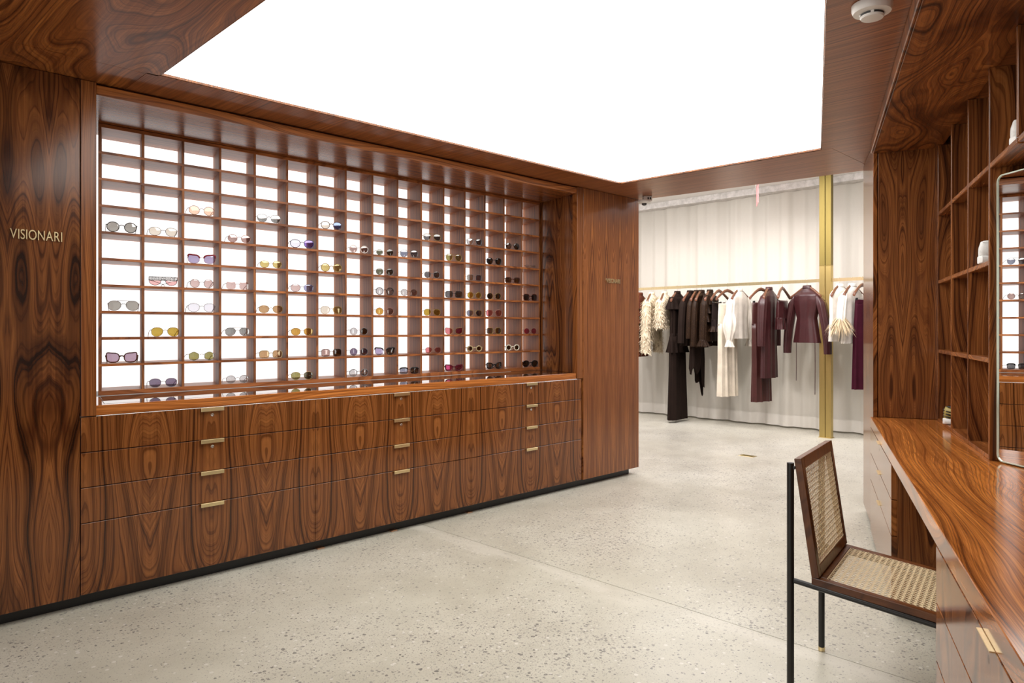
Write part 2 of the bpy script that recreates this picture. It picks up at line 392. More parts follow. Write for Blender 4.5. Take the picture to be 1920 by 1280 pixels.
cur = tag(obj('curtain', curtain_mesh(1.4, 6.68, [.155, .7, 1.3, 2.0, 2.93], X, ny), M['curtain'], None, True), 'ivory floor-length voile curtain in soft folds along the far wall', 'curtain')
obj('hem', curtain_mesh(1.4, 6.68, [.02, .09, .156], lambda y, z: X(y, z) - .004, ny), M['curtain_hem'], cur, True)

# brass floor plate
fp = thing('floor_outlet', 'small rectangular brass cover plate set flush in the showroom floor', 'floor plate', (6.40, 3.27, 0))
obj('plate', box(-.045, .045, -.075, .075, 0, .003, .001), M['brass'], fp)
obj('lid', box(-.03, .03, -.055, -.002, .003, .0045, .0008), M['brass_aged'], fp)
obj('lid', box(-.03, .03, .002, .055, .003, .0045, .0008), M['brass_aged'], fp)

# ------------------------------------------------------------------ display wall
UX = [.8392, 1.9673, 3.0954, 4.2236]     # drawer unit joints
struct(obj('baseboard_left', box(-1.2, 4.91, D + .056, D + .075, 0, .06, .001), M['black']))
ZT = [.834, .679, .525, .3705, .058]
def pull(w=.112):
    bm = bmesh.new(); bx(bm, -w / 2, w / 2, -.016, .010, -.0005, .0022, .0006); bx(bm, -w / 2, w / 2, -.0175, -.0145, -.0155, .0022, .0006); return bm
PULL = obj('handle', pull(), M['brass'])
bm = bmesh.new(); lathe(bm, [(.0085, 0), (.0085, .003), (.0075, .0045), (.004, .0042), (.0035, .0035)], 20, Matrix.Rotation(R(90), 4, 'X'))
LOCK = obj('lock', bm, M['chrome'])
bm = bmesh.new(); bx(bm, -.0035, .0035, -.0052, -.004, -.001, .001, 0)
KEYH = bm
for k in range(3):
    lab = ['rosewood drawer unit nearest the left end of the display wall', 'middle rosewood drawer unit below the sunglasses counter', 'rosewood drawer unit beside the narrow right-hand cabinet panel'][k]
    w = UX[k + 1] - UX[k]
    u = thing('drawer_unit', lab, 'drawer unit', (UX[k], D, 0), 0, 'drawer units under the sunglasses display')
    obj('carcass', box(.002, w - .002, .024, .60, .06, .832, .001), M['black'], u)
    for j in range(4):
        d = obj('drawer', box(.0015, w - .0015, 0, .021, ZT[j + 1] + .0018, ZT[j] - .0018, .0012), W['drawer'], u)
        h = part('handle', PULL, d); h.location = (w / 2, -.0005, ZT[j] - .0013)
        if j < 2:
            l = part('lock', LOCK, d); l.location = (w / 2 + .004, 0, ZT[j] - .036)
C.objects.unlink(PULL); C.objects.unlink(LOCK); KEYH.free()
for i, x in enumerate((2.019, 2.509, 3.115)):
    tag(obj('floor_tab', box(x - .022, x + .022, D + .030, D + .058, .0, .006, .001), M['copper']),
        ['small copper floor tab under the joint of the first two drawer units', 'small copper floor tab below the middle of the centre drawer unit', 'small copper floor tab near the right edge of the centre drawer unit'][i], 'floor tab')

JS = .215            # the niche and its pigeonholes run into the wall at a slant
# counter
co = thing('countertop', 'glossy rosewood counter with glass inset below the sunglasses grid', 'countertop', (2.537, D, .836))
hw = (4.174 - .901) / 2
obj('front_edge', box(-hw, hw, .012, .060, 0, .044, .0015), W['counter'], co)
obj('back_board', box(-hw, hw + .10, .0605, .48, 0, .0405, 0), W['counter'], co)
gb = box(-hw + .035, hw - .012, .062, .465, .041, .0445, .0006)
for v in gb.verts: v.co.x += JS * v.co.y
obj('glass_top', gb, M['counter_glass'], co)
gb = box(-hw, -hw + .0335, .062, .465, .041, .044, .0005)
for v in gb.verts: v.co.x += JS * v.co.y
obj('side_rail', gb, W['counter'], co)
sb = bmesh.new(); tube(sb, [(-hw, .004, -.0018), (hw, .004, -.0018)], .0016, 10)
autosmooth(obj('highlight_strip', sb, M['chrome'], co))  # strip added to catch the ceiling panel as a thin highlight line
# niche frame
nf = thing('niche_frame', 'rosewood surround framing the backlit sunglasses niche', 'frame', (2.537, D, .834))
def nb(name, x0, x1, y0, y1, z0, z1, m, bev=.0015): return obj(name, box(x0 - 2.537, x1 - 2.537, y0 - D, y1 - D, z0 - .834, z1 - .834, bev), m, nf)
nb('stile', .8405, .901, D + .001, D + .05, .8365, 2.304, W['stile'])
nb('stile', 4.1745, 4.2395, D + .001, D + .05, .8365, 2.304, W['stile'])
nb('top_rail', .9012, 4.1743, D + .006, D + .05, 2.252, 2.296, W['lip'])
nb('top_board', .9012, 4.45, D + .0505, 4.34, 2.253, 2.30, W['soffit'])
def sheared(x0, x1, y0, y1, z0, z1, k, yref, m, name, ox, oy, oz, parent, bev=.001):
    bm = box(x0, x1, y0, y1, z0, z1, bev)
    for v in bm.verts: v.co.x += k * (v.co.y - yref); v.co -= Vector((ox, oy, oz))
    return obj(name, bm, m, parent)
sheared(4.1752, 4.1952, D + .0505, 4.34, .8815, 2.2525, JS, D, W['jamb'], 'side_panel', 2.537, D, .834, nf)
sheared(.880, .9005, D + .0505, 4.34, .8815, 2.2525, JS, D, W['jamb'], 'side_panel', 2.537, D, .834, nf)
# tall cabinet panels left and right
tl = thing('tall_cabinet', 'tall rosewood cabinet at the left edge with bold mirrored grain and brass lettering', 'cabinet', (.7, D, 0))
obj('panel', box(-2.0, .1365, 0, .022, .056, 2.3035, .0012), W['tall_left'], tl)
obj('carcass', box(-2.0, .1365, .0225, .60, .06, 2.30, 0), M['black'], tl)
tr = thing('tall_cabinet', 'tall straight-grained rosewood cabinet right of the display beside the opening', 'cabinet', (4.6, D, 0))
obj('panel', box(4.2425 - 4.6, .3685, -.003, .022, .056, 2.3035, .0012), W['tall_right'], tr)
obj('carcass', box(4.37 - 4.6, .3675, .0225, .92, .06, 2.30, 0), W['stile'], tr)

# pigeonhole grid: 16 columns of 10 openings
GX, GS, GY, GZ, GR = 1.0390, .20166, 4.0, 2.2408, .1339
GK, GD = .272, .25
dg = thing('display_shelving', 'backlit rosewood pigeonhole grid holding the sunglasses', 'shelving', (GX, GY, GZ))
TH = .0145
def slant(bm):
    for v in bm.verts: v.co.x += GK * v.co.y
    return bm
V0 = obj('divider', slant(box(-TH / 2, TH / 2, .0006, GD, -10 * GR - .004, .0105, .001)), W['grid_v'], dg)
for k in range(1, 17):
    c = part('divider', V0, dg); c.location = (k * GS, 0, 0)
S0 = None
for j in range(11):
    if j in (0, 10) or S0 is None:
        z0, z1 = (-.007, .0108) if j == 0 else (-.0195, .004) if j == 10 else (-.0065, .0065)
        bm = bmesh.new(); bx(bm, -TH / 2, 16 * GS + TH / 2, 0, GD, z0, z1, .001)
        c = obj('shelf', slant(bm), W['grid_h'], dg)
        if j not in (0, 10): S0 = c
    else: c = part('shelf', S0, dg)
    c.location = (0, 0, -j * GR)
obj('light_panel', box(-.02, 16 * GS + .10, GD + .002, GD + .012, -10 * GR - .015, .011, 0), M['backlight'], dg)

# brass lettering
def lettering(word, name, label, x0, x1, z0, z1, y):
    t = thing(name, label, 'sign', ((x0 + x1) / 2, y, z0))
    cu = bpy.data.curves.new('t', 'FONT'); cu.size = 1; cu.extrude = .06; to = bpy.data.objects.new('t', cu); C.objects.link(to)
    ms = []
    for ch in word:
        cu.body = ch; dgp = bpy.context.evaluated_depsgraph_get(); dgp.update()
        me = bpy.data.meshes.new_from_object(to.evaluated_get(dgp)); ms.append(me)
    bpy.data.objects.remove(to)
    ws = [max(v.co.x for v in m.vertices) - min(v.co.x for v in m.vertices) for m in ms]
    hs = max(v.co.y for v in ms[0].vertices)
    sz = (z1 - z0) / hs; gap = ((x1 - x0) - sum(ws) * sz) / (len(word) - 1)
    if gap < .003: sx = ((x1 - x0) - .0045 * (len(word) - 1)) / (sum(ws)); gap = .0045
    else: sx = sz
    cx = x0 - (x0 + x1) / 2
    for m, w in zip(ms, ws):
        mn = min(v.co.x for v in m.vertices)
        for v in m.vertices: v.co = Vector(((v.co.x - mn) * sx, -v.co.z * .06 - .0045, v.co.y * sz))
        m.name = 'letter'; m.materials.clear(); m.materials.append(M['brass'])
        o = bpy.data.objects.new('letter', m); C.objects.link(o); o.parent = t; o.location = (cx, 0, 0)
        cx += w * sx + gap
lettering('VISIONARI', 'brass_lettering', 'brass capital letters mounted on the tall left cabinet', .584, .768, 1.590, 1.630, D)
lettering('VISIONARI', 'brass_lettering', 'small brass letters on the cabinet beside the showroom opening', 4.520, 4.700, 1.586, 1.620, D - .003)

# ------------------------------------------------------------------ desk wall (local x along, -y into the wall)
def bthing(name, label, cat, s_, q, z=0, group=None):
    p = BW(s_, q, z); return thing(name, label, cat, p, BANG, group)
def lb(s0, s1, q0, q1, z0, z1, org, bev=.0012):
    return box(s0 - org[0], s1 - org[0], -(q1 - org[1]), -(q0 - org[1]), z0 - org[2], z1 - org[2], bev)
o = (-.335, 0, 0)
eb = bthing('end_cabinet', 'tall rosewood end cabinet closing the desk wall beside the opening', 'cabinet', *o)
fpn = obj('front_panel', lb(-.669, 0, 0, .022, .05, 2.3035, o), W['b_front'], eb)
fpn.location = (.335 * (1 - math.cos(R(1.2))), -.335 * math.sin(R(1.2)), 0); fpn.rotation_euler = (0, 0, R(1.2))   # door turned only to shift its reflection off the brass post
obj('side_panel', lb(-.669, -.645, .040, 1.05, .706, 2.3035, o), W['b_side'], eb)
obj('side_panel', lb(-.024, 0, .0225, 1.05, .05, 2.3035, o), W['b_side'], eb)
obj('plinth', lb(-.669, -.05, .056, 1.0, 0, .0495, o, 0), M['black'], eb)
o = (-2.8, 0, .648)
dk = bthing('desk', 'long polished rosewood desktop running along the right wall', 'desk', *o)
obj('top', lb(-5.3, -.6705, 0, 1.04, .648, .705, o, .002), W['desk'], dk)
def pedestal(s0, s1, label):
    o = ((s0 + s1) / 2, 0, 0)
    p = bthing('desk_drawer_unit', label, 'drawer unit', *o, 'drawer units below the desktop')
    obj('side_panel', lb(s0, s0 + .02, .0225, .62, .05, .6465, o), W['b_side'], p)
    obj('side_panel', lb(s1 - .02, s1, .0225, .62, .05, .6465, o), W['b_side'], p)
    obj('back_panel', lb(s0 + .0205, s1 - .0205, .60, .62, .05, .6465, o), W['b_side'], p)
    obj('carcass', lb(s0 + .0205, s1 - .0205, .03, .599, .055, .645, o, 0), M['black'], p)
    obj('plinth', lb(s0 + .008, s1 - .02, .056, .60, 0, .0495, o, 0), M['black'], p)
    zt = [.6465, .497, .344, .05]
    for j in range(3):
        d = obj('drawer', lb(s0, s1, 0, .022, zt[j + 1] + .0015, zt[j] - .0015, o), W['b_front'], p)
        h = bpy.data.objects.new('handle', PULL.data); C.objects.link(h); h.parent = d; h.location = (0, 0, zt[j] - .0012)
        if j < 2:
            l = bpy.data.objects.new('lock', LOCK.data); C.objects.link(l); l.parent = d; l.location = (.0, 0, zt[j] - .036)
pedestal(-1.917, -.671, 'lacquered drawer unit under the far end of the desk beyond the chair')
pedestal(-4.386, -3.138, 'drawer unit under the near end of the desk in the bottom right corner')
# overhead soffit
o = (-3.0, 0, 2.24)
so = bthing('overhead_soffit', 'rosewood bulkhead with swirling knotted grain above the desk shelves', 'bulkhead', *o)
obj('bottom_board', lb(-5.6, -.6705, .0125, .36, 2.24, 2.262, o, .002), W['b_soffit'], so)
obj('fascia', lb(-5.6, -.6705, 0, .012, 2.24, 2.304, o, .0035), W['b_soffit'], so)
# wall shelves behind the desk with a deep alcove for the mirror
o = (-2.2, .33, .705)
ws = bthing('wall_shelving', 'rosewood open shelving in square cubbies on the wall behind the desk', 'shelving', *o)
SV = [-.741 - .425 * k for k in range(8)]
for k, s_ in enumerate(SV):
    full = k <= 3 or k >= 6
    z0 = .706 if full else 1.866
    obj('divider', lb(s_ - .010, s_ + .010, .33, .66 if k not in (3, 6) else 1.0, z0, 2.239, o, .0022), W['b_div'], ws)
for zz in (1.095, 1.478):
    for a in (0, 1, 2, 6):
        obj('shelf', lb(SV[a + 1] + .0105, SV[a] - .0105, .331, .66, zz - .010, zz + .010, o, .002), W['b_shelf'], ws)
for a in range(7):
    obj('shelf', lb(SV[a + 1] + .0105, SV[a] - .0105, .331, .66 if not 3 <= a <= 5 else 1.0, 1.845, 1.865, o, .002), W['b_shelf'], ws)
for a in (0, 1, 2, 6):
    obj('bottom_shelf', lb(SV[a + 1] + .0105, SV[a] - .0105, .331, .66, .7055, .7225, o), W['b_shelf'], ws)
obj('back_panel', lb(SV[3] - .01, SV[0] + .01, .661, .68, .706, 2.239, o, 0), W['b_side'], ws)
obj('back_panel', lb(SV[7] - .01, SV[3] - .0102, .661, .68, 1.8655, 2.239, o, 0), W['b_side'], ws)
obj('back_panel', lb(SV[6] - .01, SV[3] - .0102, 1.001, 1.02, .706, 1.8445, o, 0), W['b_side'], ws)
obj('filler_panel', lb(SV[0] + .0105, -.671, .335, .36, .706, 2.239, o), W['b_side'], ws)

# mirror standing on the desk in the alcove
MA = R(52.1)
mo = Vector((3.275, .659, 0)) + Vector((-math.cos(MA), -math.sin(MA), 0)) * .022
mi = thing('table_mirror', 'rounded rectangular mirror in a thin pale edge standing on the desk', 'mirror', (mo.x, mo.y, .7055), MA + PI)
# local x: along the mirror toward the camera side, +y is behind? (rotz = MA+180: local -y faces the room)
def rrect(w, h, r, z0, n=8, ins=0.0):
    pts = []
    for cx, cz, a0 in ((w - r, h - r, 0), (r, h - r, 90), (r, r, 180), (w - r, r, 270)):
        for k in range(n + 1):
            a = R(a0 + 90 * k / n); pts.append((cx + (r - ins) * math.cos(a), z0 + cz + (r - ins) * math.sin(a)))
    return pts
MW, MH, MR = .60, 1.10, .028
def plate(pts, y0, y1):
    bm = bmesh.new(); a = [bm.verts.new((x, y0, z)) for x, z in pts]; b = [bm.verts.new((x, y1, z)) for x, z in pts]
    bm.faces.new(a); bm.faces.new(b[::-1]); n = len(pts)
    for i in range(n): bm.faces.new((a[i], a[(i + 1) % n], b[(i + 1) % n], b[i]))
    return bm
SGN = 1.0   # set so that the mirror surface faces the display wall
outer = rrect(MW, MH, MR, .004); inner = rrect(MW, MH, MR, .004, 8, .0038)
bm = bmesh.new(); n = len(outer)
L4 = [[bm.verts.new((x, y, z)) for x, z in pp] for pp, y in ((outer, 0.012), (outer, 0.0), (inner, 0.0), (inner, .004))]
for A, B in zip(L4, L4[1:]):
    for i in range(n): bm.faces.new((A[i], A[(i + 1) % n], B[(i + 1) % n], B[i]))
MIR = (bm, plate(inner, .0035, .0045), plate(rrect(MW, MH, MR, .004, 8, .003), .006, .0125))
for b in MIR:
    bmesh.ops.scale(b, vec=(1, SGN, 1), verts=b.verts[:])
obj('frame', MIR[0], M['glass_edge'], mi); obj('mirror_glass', MIR[1], M['mirror'], mi); obj('backing', MIR[2], M['black_metal'], mi)
obj('foot', box(.08, .52, .013 * SGN, .06 * SGN, 0, .014, .001), M['black_metal'], mi)

# ------------------------------------------------------------------ ceiling fittings
sd = thing('smoke_detector', 'round white smoke detector on the wooden ceiling at top right', 'smoke detector', (2.531, .849, ZC), R(200))
bm = bmesh.new(); lathe(bm, [(.056, 0), (.063, -.002), (.063, -.018), (.058, -.030), (.040, -.034)], 48)
o = obj('base', bm, M['white_plastic'], sd); autosmooth(o)
bm = bmesh.new(); lathe(bm, [(.036, -.0345), (.0355, -.041)], 48)
obj('sensor_slot', bm, M['slot'], sd)
bm = bmesh.new(); lathe(bm, [(.036, -.0412), (.037, -.044), (.034, -.049), (.020, -.0515), (.004, -.052)], 48)
o = obj('cap', bm, M['white_plastic'], sd); autosmooth(o)
for a in (0, 95, 190, 280):
    bm = bmesh.new(); bx(bm, .034, .0385, -.005, .005, -.0412, -.0343, 0); bm.transform(Matrix.Rotation(R(a), 4, 'Z')); obj('rib', bm, M['white_plastic'], sd)
cmx = thing('security_camera', 'small white dome security camera in the ceiling corner above the cabinet', 'camera', (4.905, 3.385, ZC), R(-45))
bm = bmesh.new(); bx(bm, -.035, .035, -.03, .03, -.045, 0, .004); o = obj('body', bm, M['white_plastic'], cmx)
bm = bmesh.new(); lathe(bm, [(.045, -.030), (.054, -.034), (.054, -.048), (.042, -.057), (.022, -.0583)], 32, Matrix.Translation((-.025, 0, 0))); autosmooth(obj('ring', bm, M['white_plastic'], cmx))
bm = bmesh.new(); lathe(bm, [(.021, -.0585), (.020, -.066), (.014, -.073), (.005, -.076)], 24, Matrix.Translation((-.025, 0, 0))); autosmooth(obj('dome', bm, M['grey_dome'], cmx))
for x in (-.004, .014): obj('vent', box(x, x + .012, -.031, -.0302, -.030, -.012, 0), M['slot'], cmx)
ex = thing('exit_sign', 'narrow pink-lit sign seen edge-on hanging from the showroom ceiling', 'sign', (8.0, 3.963, 2.98), R(30))
obj('mount', box(-.11, .11, -.018, .018, -.075, 0, .003), M['white_plastic'], ex)
obj('panel', box(-.15, .15, -.004, .004, -.29, -.0755, .001), NT('pink_lit_acrylic').set(Base_Color=(.55, .22, .22), Roughness=.3, Emission_Color=(1.0, .45, .45), Emission_Strength=.45), ex)

# ------------------------------------------------------------------ cane chair
CA = .1753; CW = .462
ch = thing('cane_chair', 'black metal chair with woven cane seat and back pulled up to the desk', 'chair', (2.2912, .9518, 0), CA)
ZS, KS = .4211, .1192           # top of the seat at its rear edge, fall towards the front
SDp = .44
def seatz(y): return ZS + KS * y
def slope_box(x0, x1, y0, y1, h, dz=0.0):
    bm = bmesh.new(); vs = []
    for x in (x0, x1):
        for y in (y0, y1):
            for dzz in (-h, 0): vs.append(bm.verts.new((x, y, seatz(y) + dzz + dz)))
    for f in ((0, 1, 3, 2), (4, 6, 7, 5), (0, 4, 5, 1), (2, 3, 7, 6), (0, 2, 6, 4), (1, 5, 7, 3)): bm.faces.new([vs[i] for i in f])
    bmesh.ops.bevel(bm, geom=bm.edges[:], offset=.0015, segments=1, affect='EDGES'); return bm
FW = .030
obj('seat_rail', slope_box(0, FW, -SDp, 0, .023), W['chair_y'], ch)
obj('seat_rail', slope_box(CW - FW, CW, -SDp, 0, .023), W['chair_y'], ch)
obj('seat_rail', slope_box(FW + .0005, CW - FW - .0005, -FW * 1.3, 0, .023), W['chair_y'], ch)
obj('seat_rail', slope_box(FW + .0005, CW - FW - .0005, -SDp, -SDp + FW, .023), W['chair_y'], ch)
def cane(w, h, pitch, name, parent, mat4):
    """open cane webbing: paired strands both ways and single diagonals, strands only (the holes are holes)"""
    bm = bmesh.new(); sw = .0020; t = .0006
    def strip(p, q, z, wd):
        p, q = Vector(p), Vector(q); d = (q - p); 
        if d.length < 1e-4: return
        d.normalize(); nrm = Vector((-d.y, d.x)) * wd / 2
        vs = [bm.verts.new((a.x, a.y, zz)) for zz in (z, z + t) for a in (p - nrm, q - nrm, q + nrm, p + nrm)]
        bm.faces.new(vs[3::-1]); bm.faces.new(vs[4:])
        for i in range(4): bm.faces.new((vs[i], vs[(i + 1) % 4], vs[4 + (i + 1) % 4], vs[4 + i]))
    nx, ny_ = int(round(w / pitch)), int(round(h / pitch)); px, py = w / nx, h / ny_
    for i in range(nx + 1):
        for o_ in (-.0015, .0015): strip((max(0, min(w, i * px + o_)), 0), (max(0, min(w, i * px + o_)), h), .0, sw)
    for j in range(ny_ + 1):
        for o_ in (-.0015, .0015): strip((0, max(0, min(h, j * py + o_))), (w, max(0, min(h, j * py + o_))), .0007, sw)
    for k in range(-ny_, nx + 1):
        xa = (k + .5) * px
        for sg in (1, -1):
            # line x = xa + sg*y*px/py clipped to the panel
            pts = []
            y0, y1 = 0.0, h; s_ = px / py * sg; xx = xa if sg > 0 else xa + ny_ * px
            ya = (0 - xx) / s_; yb = (w - xx) / s_; lo, hi = max(0, min(ya, yb)), min(h, max(ya, yb))
            if hi - lo > .003: strip((xx + s_ * lo, lo), (xx + s_ * hi, hi), .0014, .0019)
    bm.transform(mat4)
    o = obj(name, bm, M['cane'], parent); o['kind'] = 'stuff'; return o
# seat webbing
sl = math.atan(KS)
mt = Matrix.Translation((FW, -SDp + FW, seatz(-SDp + FW) - .003)) @ Matrix.Rotation(sl, 4, 'X')
cane(CW - 2 * FW, (SDp - FW * 2.3) / math.cos(sl), .0175, 'seat_cane', ch, mt)
# leaning back frame
ZB0, ZB1, YB0, YB1, TB = ZS + .001, .8003, 0.0, .0539, .0234
lean = math.atan2(YB1 - YB0, ZB1 - ZB0); BH = (ZB1 - ZB0) / math.cos(lean)
mb = Matrix.Translation((0, YB0 - TB, ZB0)) @ Matrix.Rotation(-lean, 4, 'X')
BWd = .032
def bb(x0, x1, z0, z1, m=W['chair'], name='back_rail'):
    b = box(x0, x1, 0, TB, z0, z1, .0015); b.transform(mb); return obj(name, b, m, ch)
bb(0, BWd, 0, BH); bb(CW - BWd, CW, 0, BH)
bb(BWd + .0004, CW - BWd - .0004, 0, .034, W['chair_y']); bb(BWd + .0004, CW - BWd - .0004, BH - .036, BH, W['chair_y'])
cane(CW - 2 * BWd, BH - .070, .0175, 'back_cane', ch, mb @ Matrix.Translation((BWd, .004, .034)) @ Matrix.Rotation(R(90), 4, 'X'))
# black tube legs and rails
YP = .0656; LR = .0112
for x in (.004, CW - .003):
    bm = bmesh.new(); tube(bm, [(x, YP, .016), (x, YP, .782)], LR, 20); o = obj('leg', bm, M['black_metal'], ch); autosmooth(o)
    bm = bmesh.new(); tube(bm, [(x, YP, 0), (x, YP, .0155)], LR + .0006, 20); f = obj('brass_foot', bm, M['brass'], o); autosmooth(f)
    zf = seatz(-.40) - .034
    bm = bmesh.new(); tube(bm, [(x, -.40, .016), (x, -.40, zf)], LR, 20); o = obj('leg', bm, M['black_metal'], ch); autosmooth(o)
    bm = bmesh.new(); tube(bm, [(x, -.40, 0), (x, -.40, .0155)], LR + .0006, 20); f = obj('brass_foot', bm, M['brass'], o); autosmooth(f)
    bm = bmesh.new(); tube(bm, [(x, YP - LR, seatz(YP) - .030), (x, -.44, seatz(-.44) - .0325)], .0085, 16); o = obj('side_tube', bm, M['black_metal'], ch); autosmooth(o)
for y in (-.40,):
    z = seatz(y) - .034
    bm = bmesh.new(); tube(bm, [(.004 + LR, y, z), (CW - .003 - LR, y, z)], .0085, 16); autosmooth(obj('cross_tube', bm, M['black_metal'], ch))
for x in (.004, CW - .003):
    obj('bracket', box(x - .006, x + .006, .050, YP, .762, .772, .001), M['black_metal'], ch)

# ------------------------------------------------------------------ sunglasses in the grid
def lens_mat(name, tint, gl, glc=(1, 1, 1), rough=.02):
    n = NT(name); t = n.n('ShaderNodeBsdfTransparent'); t.inputs[0].default_value = (*(.8 * c_ for c_ in tint), 1)
    g = n.n('ShaderNodeBsdfGlossy'); g.inputs['Color'].default_value = (*glc, 1); g.inputs['Roughness'].default_value = rough
    mx = n.n('ShaderNodeMixShader'); mx.inputs[0].default_value = gl
    n.t.links.new(t.outputs[0], mx.inputs[1]); n.t.links.new(g.outputs[0], mx.inputs[2]); n.t.links.new(mx.outputs[0], n.out.inputs[0])
    return n.m
LM = {
 'grey': lens_mat('lens_grey', (.40, .39, .36), .22), 'beige': lens_mat('lens_beige', (.82, .76, .66), .12), 'peach': lens_mat('lens_peach', (.95, .68, .52), .08),
 'silver': lens_mat('lens_silver', (.36, .38, .38), .38), 'rosebrown': lens_mat('lens_rosebrown', (.52, .36, .34), .30, (1, .85, .8)),
 'lavender': lens_mat('lens_lavender', (.46, .40, .62), .18), 'yellow': lens_mat('lens_yellow', (.80, .66, .26), .30, (1, .85, .5)),
 'pink': lens_mat('lens_pink', (.88, .52, .52), .10), 'palepink': lens_mat('lens_palepink', (.76, .58, .56), .22), 'clearblue': lens_mat('lens_clearblue', (.86, .88, .97), .06),
 'browngold': lens_mat('lens_browngold', (.62, .40, .22), .28, (1, .8, .5)), 'gold': lens_mat('lens_gold', (.62, .44, .08), .30, (1, .8, .35)), 'purple': lens_mat('lens_purple', (.44, .32, .42), .15),
 'olive': lens_mat('lens_olive', (.36, .34, .13), .22), 'plum': lens_mat('lens_plum', (.20, .16, .24), .15), 'clear': lens_mat('lens_clear', (.72, .72, .74), .30),
 'blue': lens_mat('lens_blue', (.20, .26, .72), .30, (.5, .65, 1)), 'violet': lens_mat('lens_violet', (.36, .22, .75), .30, (.6, .5, 1)), 'bottle': lens_mat('lens_bottle', (.15, .155, .11), .14),
 'steel': lens_mat('lens_steel', (.30, .34, .46), .35), 'smoke': lens_mat('lens_smoke', (.16, .16, .17), .20), 'black': lens_mat('lens_black', (.02, .02, .025), .12),
 'sky': lens_mat('lens_sky', (.50, .52, .85), .35, (.75, .8, 1)), 'rose': lens_mat('lens_rose', (.72, .25, .28), .15), 'magenta': lens_mat('lens_magenta', (.58, .08, .22), .15),
 'orange': lens_mat('lens_orange', (.72, .42, .10), .30, (1, .75, .35)), 'navy': lens_mat('lens_navy', (.06, .07, .15), .2), 'darkbrown': lens_mat('lens_darkbrown', (.10, .055, .03), .16),
}
FM = {'gun': plain('gunmetal', (.03, .028, .028), .35, .3), 'gold': plain('gold_wire', (.42, .27, .08), .3, .6), 'rosegold': plain('rose_gold_wire', (.42, .20, .15), .3, .6), 'silver': plain('silver_wire', (.26, .26, .27), .3, .6),
 'black': plain('black_acetate', (.008, .008, .009), .12), 'tort': plain('tortoise_acetate', (.09, .022, .010), .12), 'burg': plain('burgundy_acetate', (.12, .012, .022), .12),
 'red': plain('red_brow_acetate', (.30, .012, .03), .15), 'cream': plain('cream_acetate', (.80, .74, .60), .15), 'clear': plain('clear_acetate', (.80, .76, .74), .15), 'brown': plain('brown_acetate', (.12, .05, .025), .2),
 'bluegrey': plain('blue_grey_metal', (.12, .13, .25), .3, .6), 'champ': plain('champagne_acetate', (.55, .43, .24), .2)}
def outline(shape, w, h, n=26):
    pts = []
    for k in range(n):
        a = 2 * PI * k / n; ca, sa = math.cos(a), math.sin(a)
        e = {'round': 2.0, 'panto': 2.3, 'square': 3.6, 'aviator': 2.3, 'cat': 2.5, 'hex': 2.0}[shape]
        x = w / 2 * math.copysign(abs(ca) ** (2 / e), ca); z = h / 2 * math.copysign(abs(sa) ** (2 / e), sa)
        if shape == 'panto': x *= 1.0 + .10 * sa
        if shape == 'aviator': x = x * (1 + .12 * sa) + (.06 * w * (-sa) if sa < 0 else 0)
        if shape == 'cat': z += (.28 * h) * max(0, x / (w / 2)) ** 2 * (1 if sa > -.2 else .1); x *= 1 + .06 * sa
        if shape == 'hex':
            q = (a + PI / 6) % (PI / 3) - PI / 6; rr = math.cos(PI / 6) / math.cos(q); x, z = w / 2 * ca * rr, h / 2 * sa * rr
        pts.append((x, z))
    return pts                        # +x is the outer side of the right-hand lens
